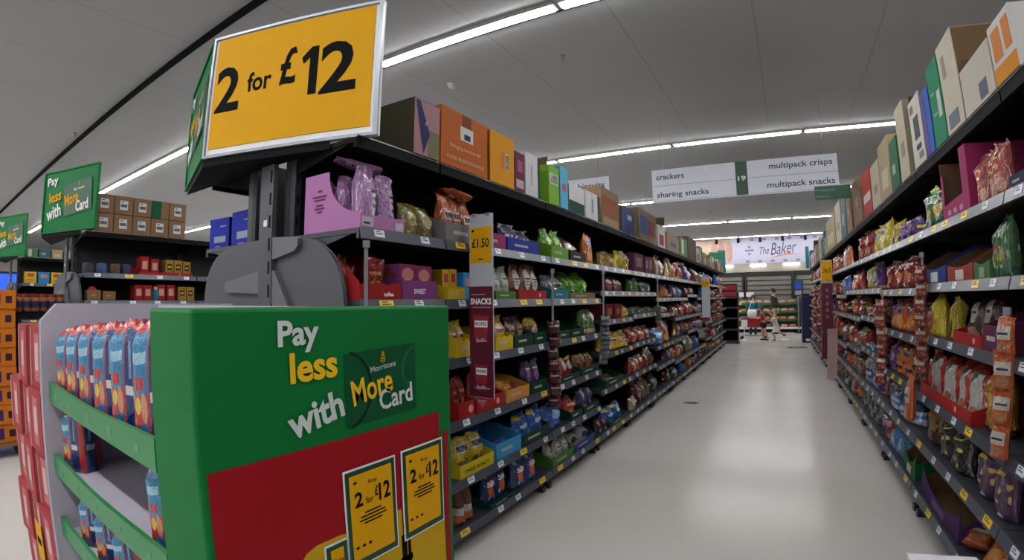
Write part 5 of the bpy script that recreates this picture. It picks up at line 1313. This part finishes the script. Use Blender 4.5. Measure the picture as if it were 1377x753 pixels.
# ------------------------------------------------------------ bakery at the end of the aisle
BY = 20.9
t = thing('bakery_counter', 'long tiered bakery counter with green ticket rails beneath the banner', 'counter', (-.5, BY, 0))
CW = 3.9
MB().box(-CW, CW, 0, .75, 0, .10, TOPBLK).build('plinth', t); MB().box(-CW, CW, .62, .75, .1005, 1.30, mat('counter_back', (120, 116, 108), .5)).build('back_panel', t)
GRAIL = mat('green_rail', (24, 96, 58), .4)
TIERS = ((.16, 0), (.46, .08), (.78, .16), (1.10, .24))
for z, y in TIERS:
    s = MB().box(-CW+.02, CW-.02, y, .615, z, z+.02, mat('counter_shelf', (150, 140, 124), .45)).build('shelf', t)
    MB().box(-CW+.02, CW-.02, y-.014, y-.001, z-.03, z+.045, GRAIL if z > .4 else WHITE).build('ticket_rail', s)
for sx in (-1, -.34, .34, 1): MB().box(sx*CW*.995-.015, sx*CW*.995+.015, 0, .61, .1005, 1.32, SHELF_DARK).build('divider', t)
LF = [mat('bread_crust', (190, 132, 76), .6, vary=.3, scale=6), mat('pale_roll', (214, 176, 130), .6, vary=.2, scale=6), mat('iced_bun', (206, 150, 130), .5, vary=.25, scale=7)]
LN = ['brown', 'pale', 'pinkish']
lm = []
for m in LF:
    b = MB(); vs = []; n1, n2 = 10, 6
    b.lathe([(.001, -.5), (.30, -.46), (.44, -.28), (.5, 0), (.45, .28), (.3, .46), (.001, .5)], m, 10, sx=1, sy=.8)
    me = b.mesh('loaf', True); lm.append(me)
for ti, (z, y) in enumerate(TIERS):
    for row in range(1):
        for q in range(24):
            x = -4.3+q*.32+rf.uniform(-.03, .03)
            if min(abs(x+.5-sx*CW*.995) for sx in (-1, -.34, .34, 1)) < .17: continue
            i = (ti+q//5) % 3
            o = link('bread_loaf', lm[i]); o.scale = (.13, .16, .27); o.rotation_euler = (0, PI/2, 0); o.location = (x, BY+y+.16, z+.02+.066)
            lab = 'small %s loaf on the %s tier of the bakery counter' % (LN[i], ['lowest', 'second', 'third', 'top'][ti])
            tag(o, lab, 'bread', lab)
for q, (x, lb) in enumerate(((-1.55, 'left of the teal-clad shopper'), (-1.15, 'just above the teal-clad shopper'))):
    t = thing('price_flag', 'white card flag on the bakery counter, %s' % lb, 'sign', (x, BY+.5, 1.125))
    MB().tube([(0, 0, 0), (0, 0, .34)], .008, STEEL).build('stem', t); MB().box(-.15, .15, -.006, .006, .28, .46, WHITE).build('card', t)
for q, (z, x, w_) in enumerate(((.82, -1.62, .13), (.50, -1.62, .14), (.20, -1.66, .08), (1.12, -1.62, .14))):
    tag(MB().box(-w_, w_, -.024, -.016, -.03, .05, TICKY).build('price_ticket'), 'yellow ticket on the bakery counter, %s tier, beside the red trolley' % ['third', 'second', 'lowest', 'top'][q], 'ticket').location = (x, BY+TIERS[[2, 1, 0, 3][q]][1]-.0, z)
# steel ovens / racks behind the counter
OV = mat('oven_steel', (130, 128, 120), .35, .6, vary=.25, scale=2)
OD = mat('oven_dark', (46, 46, 46), .4, .3)
for i, (x0, x1) in enumerate(((-4.4, -1.42), (-1.36, .60), (.66, 3.4))):
    t = thing('oven_rack', 'tall steel slatted oven rack behind the bakery counter, %s' % ['behind the far end unit', 'behind the man in dark coat', 'right of the screen post'][i], 'rack', ((x0+x1)/2, 22.0, 0)); hw = (x1-x0)/2
    MB().box(-hw, hw, .05, .8, 0, 2.42, OV).build('body', t); MB().box(-hw, hw, -.01, .049, 2.24, 2.42, OD).build('top_rail', t)
    for sx in (-1, 1): MB().box(sx*(hw-.04)-.04, sx*(hw-.04)+.04, -.01, .049, 0, 2.239, OD).build('post', t)
    for q in range(7): MB().box(-hw+.09, hw-.09, 0, .049, .85+q*.2, .885+q*.2, OD).build('slat', t)
t = thing('canopy', 'steel canopy with small lamps under the bakery banner', 'canopy', (-.5, 21.9, 2.44))
MB().box(-5, 5, .2, .5, 0, .36, mat('canopy_steel', (190, 186, 176), .4, .4, vary=.2, scale=1.2)).build('fascia', t)
lampm = mat('lit_canopy_lamp', (255, 248, 235), .3, emit=7)
for q in range(5): MB().box(-3.4+q*1.38, -2.75+q*1.38, .12, .199, .24, .31, lampm).build('lamp', t)
t = thing('bakery_banner', 'wide pale bakery banner with handwritten lettering across the far wall', 'banner', (-.4, 23.0, 2.82))
BANM = mat('lit_banner_film', (216, 214, 238), .5, vary=.02)
MB().box(-5.0, 3.2, 0, .06, 0, 1.17, BANM).build('banner_panel', t)
g = MB(); sq = mat('banner_square', (140, 146, 190), .5)
for q in range(17):
    x = -1.3+q*.27
    if q % 2 == 0: g.box(x, x+.16, -.003, 0, 1.02, 1.12, sq)
    g.box(x+.06, x+.22, -.003, 0, .08, .17, sq) if q % 2 else None
for (a, c) in ((0, 1), (-1, 0), (1, 0), (0, -1), (0, 0)): g.box(-.86+a*.13, -.74+a*.13, -.003, 0, .56+c*.15, .65+c*.15, sq)
for (a, c) in ((0, 0), (1, 1), (0, 2)): g.box(2.0+a*.13, 2.12+a*.13, -.003, 0, .50+c*.15, .59+c*.15, sq)
g.build('checker_print', t)
inkb = mat('banner_ink', (78, 84, 120), .5)
g = MB(); g.text('The', -.38, .06, .42, .74, inkb, y=-.004, rot=.06, shear=.25); g.text('Baker', .16, 1.22, .40, .92, inkb, y=-.004, rot=.08, shear=.25)
g.build('banner_lettering', t)
g = MB(); n = 12; up = []; dn = []
for i in range(n+1):
    u = i/n; x = .12+1.2*u; zc = .24+.12*math.sin(u*2.4)+.04*u; th = .03*math.sin(PI*min(1, u*1.0+.02))+.004
    up.append((x, zc+th)); dn.append((x, zc-th))
g.prism(dn+up[::-1], -.004, -.001, mat('banner_swoosh', (226, 156, 116), .5), 'y'); g.build('swoosh', t)
g = MB(); g.box(-3.6, -1.62, -.002, 0, .02, 1.15, mat('banner_photo', (226, 200, 180), .5, vary=.25, scale=2.2))
for q in range(3): g.lathe([(.001, -.004), (.16, -.003), (.17, 0)], mat('banner_photo_loaf', (206, 160, 140), .5, vary=.2, emit=.2), 14, c=(0, 0, 0)) if False else g.prism([(-2.35+q*.33+.15*math.cos(a*PI/8), .58+.46*math.sin(a*PI/8)) for a in range(16)], -.004, -.002, mat('banner_photo_loaf', (214, 170, 156), .5, vary=.3, scale=3), 'y')
g.build('bread_photo', t)
for q in range(5):
    tt = thing('track_spot', 'small black track spotlight on the ceiling before the bakery banner, %s from the shelf end' % ORD[q], 'spotlight', (-2.6+q*.95, 22.62, CEIL))
    MB().box(-.03, .03, -.03, .03, -.05, 0, TOPBLK).build('mount', tt); MB().lathe([(.06, -.26), (.065, -.25), (.05, -.07), (.02, -.051)], TOPBLK, 12).build('head', tt)
t = thing('till_screen', 'blue lit screen on a post beside the bakery counter', 'screen', (.74, 20.4, 0))
MB().tube([(0, 0, .02), (0, 0, 1.4)], .03, STEEL, 10).build('post', t); MB().lathe([(.16, 0), (.16, .02)], TOPBLK, 14).build('foot', t)
MB().box(-.19, .19, -.03, .03, 1.4, 1.98, OD).build('casing', t, bevel=.005); MB().box(-.12, .12, -.034, -.0305, 1.66, 1.92, mat('lit_screen', (24, 60, 150), .2, emit=.35, vary=.5, scale=7)).build('display', t); MB().box(-.12, .12, -.034, -.0305, 1.45, 1.6, card((150, 156, 160))).build('keypad', t)
# litter and marks on the floor
tag(MB().prism([(-.10, -.05), (.06, -.07), (.11, .03), (.02, .07), (-.07, .03)], 0, .004, mat('black_scrap', (28, 26, 26), .5), 'z').build('scrap'), 'small black scrap on the floor by the sharing snacks shelves', 'scrap').location = (-1.13, 6.75, .0005)
tag(MB().lathe([(.14, 0), (.15, .001), (.15, .002)], mat('white_floor_sticker', (206, 202, 196), .5), 20, sy=.8).build('floor_sticker'), 'pale round sticker on the floor at the far end of the aisle', 'sticker').location = (.18, 17.4, .0005)
cd = MB(); cd.tube([(-.14+.28*math.sin(q*.5)*(1 if q % 2 else .6), .18*math.cos(q*.45), .008+.002*(q % 3)) for q in range(14)], .007, TOPBLK)
tag(cd.build('cable'), 'loose black cable coiled on the floor by the far multipack shelves', 'cable').location = (.62, 14.6, 0)

# ------------------------------------------------------------ shopping trolley
RP = mat('red_trolley_plastic', (150, 26, 36), .4); WIRE = mat('trolley_wire', (150, 150, 158), .3, .8)
t = thing('shopping_trolley', 'red shopping trolley pushed by the child in red at the aisle end', 'trolley', (-.86, 17.5, 0), PI)
bk = MB()      # basket: long axis x, handle at -x (turned by pi so it faces +x in the aisle)
def bp(u, v, zz):   # u along 0..1 handle->nose, v -1..1 width
    tpr = (zz-.36)/.34
    return (-.36+u*(.66+.12*tpr), v*(.19+.05*tpr)*(1-.15*u), zz+.03*u)
for kx in range(5):
    zz = .36+kx*.085
    bk.tube([bp(0, -1, zz), bp(1, -1, zz), bp(1, 1, zz), bp(0, 1, zz), bp(0, -1, zz)], .004 if kx < 4 else .008, WIRE, 5)
for q in range(13):
    u = q/12
    for v in (-1, 1): bk.tube([bp(u, v, .36), bp(u, v, .70)], .003, WIRE, 4)
    bk.tube([bp(u, -1, .36), bp(u, 1, .36)], .003, WIRE, 4)
for q in range(7):
    v = -1+q/3
    for u in (0, 1): bk.tube([bp(u, v, .36), bp(u, v, .70)], .003, WIRE, 4)
bk.build('basket', t)
hd = MB(); hd.tube([(-.50, -.24, .80), (-.50, .24, .80)], .018, RP, 8)
for sy in (-1, 1): hd.tube([(-.50, sy*.22, .80), (-.38, sy*.22, .68)], .011, WIRE, 6)
hd.build('handle', t)
MB().box(-.37, -.352, -.20, .20, .44, .70, RP).build('child_seat_flap', t)
MB().prism([(-.30, .40), (.30, .42), (.34, .70), (-.32, .66)], -.252, -.246, RP, 'y').build('side_panel', t); MB().prism([(-.30, .40), (.30, .42), (.34, .70), (-.32, .66)], .246, .252, RP, 'y').build('side_panel', t)
ch = MB()
for sy in (-1, 1): ch.tube([(-.40, sy*.2, .12), (.36, sy*.15, .12)], .012, WIRE, 6); ch.tube([(-.38, sy*.2, .12), (-.30, sy*.19, .36)], .012, WIRE, 6); ch.tube([(.30, sy*.15, .12), (.26, sy*.16, .40)], .012, WIRE, 6)
ch.tube([(-.40, -.2, .12), (-.40, .2, .12)], .012, WIRE, 6); ch.tube([(.36, -.15, .12), (.36, .15, .12)], .012, WIRE, 6)
ch.build('chassis', t)
for sx, sy in ((-.40, -.2), (-.40, .2), (.36, -.15), (.36, .15)):
    wb = MB(); wb.lathe([(.052, -.013), (.056, -.008), (.056, .008), (.052, .013)], TOPBLK, 14); o = wb.build('wheel', t); o.location = (sx, sy, .056); o.rotation_euler = (PI/2, 0, 0)
    fk = MB(); fk.box(sx-.01, sx+.01, sy-.02, sy-.015, .05, .118, WIRE); fk.box(sx-.01, sx+.01, sy+.015, sy+.02, .05, .118, WIRE); fk.build('caster_fork', t)
tag(link('carrier_bag', bag_mesh('lightbluebag', 0)), 'pale blue bag lying in the red trolley', 'bag').location = (-.92, 17.44, .395); o = bpy.data.objects['carrier_bag']; o.scale = (.26, .16, .25)
tag(MB().box(-.10, .10, -.004, .004, .42, .66, WHITE).box(-.01, .01, -.004, .004, .004, .42, WHITE).box(-.08, .08, -.05, .05, 0, .004, WHITE).build('price_board'), 'white card on a stem standing beside the nose of the red trolley', 'card').location = (-1.12, 17.18, .0)

# ------------------------------------------------------------ people
SKIN = mat('skin', (186, 140, 116), .55, vary=.05)
def skin_mesh(name, joints, bones, root, m, sub=2, parent=None):
    """one continuous body grown over a skeleton: joints name -> (x, y, z, rx, ry)"""
    names = list(joints); me = bpy.data.meshes.new(name); bm = bmesh.new(); lay = bm.verts.layers.skin.verify(); vs = {}
    for n in names:
        j = joints[n]; v = bm.verts.new(j[:3]); v[lay].radius = (j[3], j[4] if len(j) > 4 else j[3]); v[lay].use_root = n == root; vs[n] = v
    for a, b in bones: bm.edges.new((vs[a], vs[b]))
    bm.to_mesh(me); bm.free()
    tmp = bpy.data.objects.new(name, me); COL.objects.link(tmp)
    s = tmp.modifiers.new('skin', 'SKIN'); s.use_smooth_shade = True
    d_ = tmp.modifiers.new('sub', 'SUBSURF'); d_.levels = sub; d_.render_levels = sub
    out = bpy.data.meshes.new_from_object(tmp.evaluated_get(bpy.context.evaluated_depsgraph_get()))
    bpy.data.objects.remove(tmp); bpy.data.meshes.remove(me)
    out.materials.clear(); out.materials.append(m)
    for p in out.polygons: p.use_smooth = True; p.material_index = 0
    o = bpy.data.objects.new(name, out); COL.objects.link(o)
    if parent is not None: o.parent = parent
    return o
def person(label, loc, rz, S, sh_l, el_l, ha_l, sh_r, el_r, ha_r, hips, kn_l, an_l, kn_r, an_r, chest, neck, head, build_, hair, wear):
    """joints in metres for a figure facing -y; S scales radii; wear = list of (part name, material, kind)"""
    t = thing('person', label, 'person', loc, rz)
    J = {'pelvis': hips+(.125*S, .10*S), 'belly': tuple((a+b)/2 for a, b in zip(hips, chest))+(.115*S*build_, .095*S*build_), 'chest': chest+(.14*S*build_, .105*S*build_), 'neck': neck+(.052*S, .052*S),
         'head0': tuple(n*.55+h*.45 for n, h in zip(neck, head))+(.070*S, .078*S), 'head': head+(.078*S, .092*S), 'crown': (head[0], head[1]+.012*S, head[2]+.075*S, .055*S, .065*S)}
    B = [('pelvis', 'belly'), ('belly', 'chest'), ('chest', 'neck'), ('neck', 'head0'), ('head0', 'head'), ('head', 'crown')]
    hd = Vector(head)
    J['nose'] = (head[0], head[1]-.115*S, head[2]-.012*S, .012*S, .016*S); B.append(('head', 'nose'))
    for sx, nm in ((-1, 'l'), (1, 'r')): J['ear'+nm] = (head[0]+sx*.088*S, head[1]+.01*S, head[2]-.005*S, .010*S, .022*S); B.append(('head', 'ear'+nm))
    for nm, sh, el, ha, sx in (('l', sh_l, el_l, ha_l, -1), ('r', sh_r, el_r, ha_r, 1)):
        J['sh'+nm] = sh+(.056*S, .056*S); J['el'+nm] = el+(.040*S, .040*S)
        J['wr'+nm] = ha+(.026*S, .022*S); B += [('chest', 'sh'+nm), ('sh'+nm, 'el'+nm), ('el'+nm, 'wr'+nm)]
        d = (Vector(ha)-Vector(el)).normalized(); side = d.cross(Vector((1, 0, 0))).normalized() if abs(d.x) < .9 else Vector((0, 1, 0))
        pm = Vector(ha)+d*.055*S; J['pm'+nm] = tuple(pm)+(.034*S, .018*S); B.append(('wr'+nm, 'pm'+nm))
        curl = d.cross(side)*sx
        for q, L_ in enumerate((.060, .070, .066, .052)):
            a = pm+d*.03*S+side*(q-1.5)*.019*S; c = a+d*L_*.5*S+curl*.008*S; e = c+d*L_*.45*S+curl*.020*S
            J['f%d%sa' % (q, nm)] = tuple(a)+(.009*S, .009*S); J['f%d%sb' % (q, nm)] = tuple(c)+(.0085*S, .0085*S); J['f%d%sc' % (q, nm)] = tuple(e)+(.007*S, .007*S)
            B += [('pm'+nm, 'f%d%sa' % (q, nm)), ('f%d%sa' % (q, nm), 'f%d%sb' % (q, nm)), ('f%d%sb' % (q, nm), 'f%d%sc' % (q, nm))]
        a = Vector(ha)+d*.03*S-side*.036*S; c = a+d*.035*S-side*.012*S+curl*.01*S
        J['t%sa' % nm] = tuple(a)+(.011*S, .011*S); J['t%sb' % nm] = tuple(c)+(.009*S, .009*S); B += [('wr'+nm, 't%sa' % nm), ('t%sa' % nm, 't%sb' % nm)]
    for nm, kn, an, sx in (('l', kn_l, an_l, -1), ('r', kn_r, an_r, 1)):
        J['hp'+nm] = (hips[0]+sx*.085*S, hips[1], hips[2]-.05*S, .088*S, .09*S); J['kn'+nm] = kn+(.056*S, .058*S); J['cf'+nm] = tuple(k*.65+a*.35 for k, a in zip(kn, an))+(.052*S, .056*S); J['an'+nm] = an+(.036*S, .038*S)
        J['to'+nm] = (an[0]+sx*.02*S, an[1]-.15*S, an[2]-.035*S, .034*S, .024*S)
        B += [('pelvis', 'hp'+nm), ('hp'+nm, 'kn'+nm), ('kn'+nm, 'cf'+nm), ('cf'+nm, 'an'+nm), ('an'+nm, 'to'+nm)]
    body = skin_mesh('body', J, B, 'pelvis', SKIN, 2, t)
    em = mat('eye_dark', (30, 24, 22), .2)
    for sx in (-1, 1):
        e = MB(); e.lathe([(.001, -.011*S), (.008*S, -.006*S), (.011*S, 0), (.008*S, .006*S), (.001, .011*S)], em, 8, c=(head[0]+sx*.032*S, head[1]-.088*S, head[2]+.012*S)); e.build('eye', t, True)
    e = MB(); e.lathe([(.022*S, -.004*S), (.026*S, 0), (.022*S, .004*S)], mat('lips', (150, 84, 78), .5), 10, c=(head[0], head[1]-.078*S, head[2]-.055*S), sy=.5); e.build('mouth', t, True)
    # hair: a shell over the crown and back of the head
    h = MB(); vs = []; fs = []; n1, n2 = 16, 8
    hc, hl = hair
    for j in range(n2+1):
        for i in range(n1):
            ph = 2*PI*i/n1; front = max(0, -math.sin(ph))
            lo = (.10 if front > .35 else -.35-.5*hl)
            el = PI/2-(PI/2-lo)*j/n2
            rr = 1.0
            vs.append((head[0]+.094*S*math.cos(el)*math.cos(ph)*rr, head[1]+.008*S+.108*S*math.cos(el)*math.sin(ph)*rr, head[2]+.02*S+.122*S*math.sin(el)))
    for j in range(n2):
        for i in range(n1): fs.append((j*n1+i, j*n1+(i+1) % n1, (j+1)*n1+(i+1) % n1, (j+1)*n1+i))
    h.add(vs, fs, hc); h.build('hair', t, True)
    for (nm, m, kind) in wear:
        if kind in ('jacket', 'tee'):
            K = {k: J[k] for k in ('pelvis', 'belly', 'chest', 'shl', 'shr', 'ell', 'elr')}
            sc_ = 1.22 if kind == 'jacket' else 1.13
            K = {k: v[:3]+(v[3]*sc_, v[4]*sc_) for k, v in K.items()}
            bb = [('pelvis', 'belly'), ('belly', 'chest'), ('chest', 'shl'), ('chest', 'shr'), ('shl', 'ell'), ('shr', 'elr')]
            K['collar'] = tuple(c*.45+n*.55 for c, n in zip(chest, neck))+(.075*S, .07*S); bb.append(('chest', 'collar'))
            if kind == 'jacket':
                for a in 'lr':
                    w_ = J['wr'+a]; K['wr'+a] = w_[:3]+(.040*S, .038*S); bb.append(('el'+a, 'wr'+a))
                K['hem'] = (hips[0], hips[1], hips[2]-.10*S, .155*S, .125*S); bb.append(('pelvis', 'hem'))
            else:
                for a in 'lr':
                    s_, e_ = J['sh'+a], J['el'+a]; K['el'+a] = tuple(s_[i]*.35+e_[i]*.65 for i in range(3))+(.056*S, .056*S)
            skin_mesh(nm, K, bb, 'pelvis', m, 2, t)
        elif kind in ('trousers', 'shorts'):
            K = {k: J[k] for k in ('pelvis', 'hpl', 'hpr', 'knl', 'knr')}; K = {k: v[:3]+(v[3]*1.16, v[4]*1.16) for k, v in K.items()}
            bb = [('pelvis', 'hpl'), ('pelvis', 'hpr'), ('hpl', 'knl'), ('hpr', 'knr')]
            if kind == 'trousers':
                for a in 'lr': K['an'+a] = J['an'+a][:3]+(.058*S, .06*S); bb.append(('kn'+a, 'an'+a))
            else:
                for a in 'lr':
                    p_, k2 = J['hp'+a], J['kn'+a]; K['kn'+a] = tuple(p_[i]*.3+k2[i]*.7 for i in range(3))+(.085*S, .085*S)
            skin_mesh(nm, K, bb, 'pelvis', m, 2, t)
        elif kind == 'dress':
            top = Vector(chest); d = MB(); prof = []
            rings = [(hips[2]-.26*S, .24), (hips[2]-.12*S, .20), (hips[2]+.02*S, .165), ((hips[2]+chest[2])/2, .14), (chest[2], .165), (chest[2]+.09*S, .10)]
            vs = []; n = 18
            for z, r_ in rings:
                f_ = (z-hips[2])/(chest[2]-hips[2]); cx = hips[0]+(chest[0]-hips[0])*f_; cy = hips[1]+(chest[1]-hips[1])*f_
                if z < hips[2]: cx, cy = hips[0]-(chest[0]-hips[0])*.25*f_, hips[1]-(chest[1]-hips[1])*.25*f_
                for i in range(n):
                    ph = 2*PI*i/n; w_ = 1+.07*math.sin(5*ph)*(z < hips[2])
                    vs.append((cx+r_*S*w_*math.cos(ph), cy+r_*S*.8*w_*math.sin(ph), z))
            fs = [(j*n+i, j*n+(i+1) % n, (j+1)*n+(i+1) % n, (j+1)*n+i) for j in range(len(rings)-1) for i in range(n)]
            d.add(vs, fs, m); d.build(nm, t, True)
            K = {'chest': J['chest'][:3]+(.1*S, .1*S)}; bb = []
            for a in 'lr':
                s_, e_ = J['sh'+a], J['el'+a]; K['sh'+a] = s_[:3]+(.072*S, .072*S); K['el'+a] = tuple(s_[i]*.5+e_[i]*.5 for i in range(3))+(.062*S, .062*S); bb += [('chest', 'sh'+a), ('sh'+a, 'el'+a)]
            skin_mesh('sleeves', K, bb, 'chest', m, 2, t)
        elif kind == 'shoes':
            for a, sx in (('l', -1), ('r', 1)):
                an = J['an'+a]; to = J['to'+a]
                skin_mesh('shoe', {'h': (an[0], an[1]+.02*S, to[2]+.004, .042*S, .042*S), 'm': (an[0], an[1]-.06*S, to[2]+.002, .044*S, .040*S), 't': (to[0], to[1]-.02*S, to[2], .040*S, .032*S)}, [('h', 'm'), ('m', 't')], 'h', m, 2, t)
    return t
HB, HD = mat('brown_hair', (60, 42, 32), .6, vary=.3, scale=40), mat('dark_hair', (26, 22, 22), .6, vary=.3, scale=40)
HL = mat('fair_hair', (130, 96, 66), .6, vary=.3, scale=40)
# man in dark coat, walking left, seen from the side
person('man in a long dark coat and beige trousers standing before the bakery counter', (-.19, 20.0, 0), -PI/2-.3, 1.0,
       (-.19, .0, 1.40), (-.24, .06, 1.13), (-.23, -.08, .90), (.19, .0, 1.40), (.24, .05, 1.13), (.22, -.10, .90), (0, .02, .93), (-.09, -.04, .50), (-.10, .06, .075), (.09, .06, .50), (.10, .20, .075),
       (0, .0, 1.28), (0, -.01, 1.47), (0, -.03, 1.585), 1.0, (HD, .3),
       [('trousers', mat('beige_cloth', (166, 144, 120), .8), 'trousers'), ('coat', mat('dark_coat_cloth', (44, 40, 38), .85), 'jacket'), ('shoes', TOPBLK, 'shoes')])
# woman in teal at the counter, seen from behind
w1 = person('woman in a teal cardigan at the bakery counter, white bag on her back', (-.90, 18.6, 0), PI-.2, .88,
       (-.17, .0, 1.20), (-.22, .05, .97), (-.16, -.14, .84), (.17, .0, 1.20), (.22, .05, .97), (.16, -.14, .84), (0, .0, .80), (-.085, -.02, .44), (-.09, .04, .07), (.085, -.02, .44), (.09, .04, .07),
       (0, .0, 1.10), (0, -.01, 1.26), (0, -.03, 1.36), .95, (HB, .8),
       [('trousers', mat('dark_trousers', (34, 34, 42), .8), 'trousers'), ('cardigan', mat('teal_knit', (20, 84, 100), .85), 'jacket'), ('shoes', TOPBLK, 'shoes')])
t = thing('shoulder_bag', 'white shoulder bag with a long strap, worn by the woman in teal', 'bag', (-.92, 18.36, .70))
b = MB(); b.lathe([(.10, 0), (.16, .03), (.17, .14), (.15, .22), (.12, .26)], mat('white_bag_leather', (206, 204, 210), .5), 18, sy=.42); b.build('pouch', t, True, )
MB().tube([(-.13, 0, .22), (-.06, .02, .44), (.02, .06, .60), (.06, .14, .66)], .012, MATS['white_bag_leather']).build('strap', t)
# child in red pushing the trolley (faces left)
person('child in a red top and dark shorts pushing the red trolley', (-.545, 16.98, 0), -PI/2, .72,
       (-.125, .0, .84), (-.18, -.12, .72), (-.215, -.27, .73), (.125, .0, .84), (.14, -.10, .70), (.13, -.27, .73), (0, .06, .56), (-.065, .0, .31), (-.065, .06, .058), (.065, .10, .31), (.07, .20, .058),
       (0, .02, .78), (0, .0, .92), (0, -.03, 1.01), 1.0, (HB, .6),
       [('shorts', mat('dark_shorts_cloth', (30, 28, 36), .8), 'shorts'), ('top', mat('red_jersey', (176, 44, 40), .8), 'tee'), ('shoes', TOPBLK, 'shoes')])
# small child in white running
person('small child in a white dress running behind the child in red', (-.10, 16.72, 0), -PI/2+.2, .66,
       (-.115, -.08, .72), (-.16, -.02, .60), (-.15, -.14, .52), (.115, -.08, .72), (.16, -.14, .62), (.15, -.26, .66), (0, .03, .46), (-.06, -.10, .28), (-.06, .0, .053), (.06, .12, .27), (.065, .30, .20),
       (0, -.06, .67), (0, -.10, .79), (0, -.14, .875), 1.0, (HL, .9),
       [('dress', mat('white_cotton', (206, 200, 204), .85), 'dress'), ('shoes', mat('brown_shoe', (110, 84, 76), .6), 'shoes')])
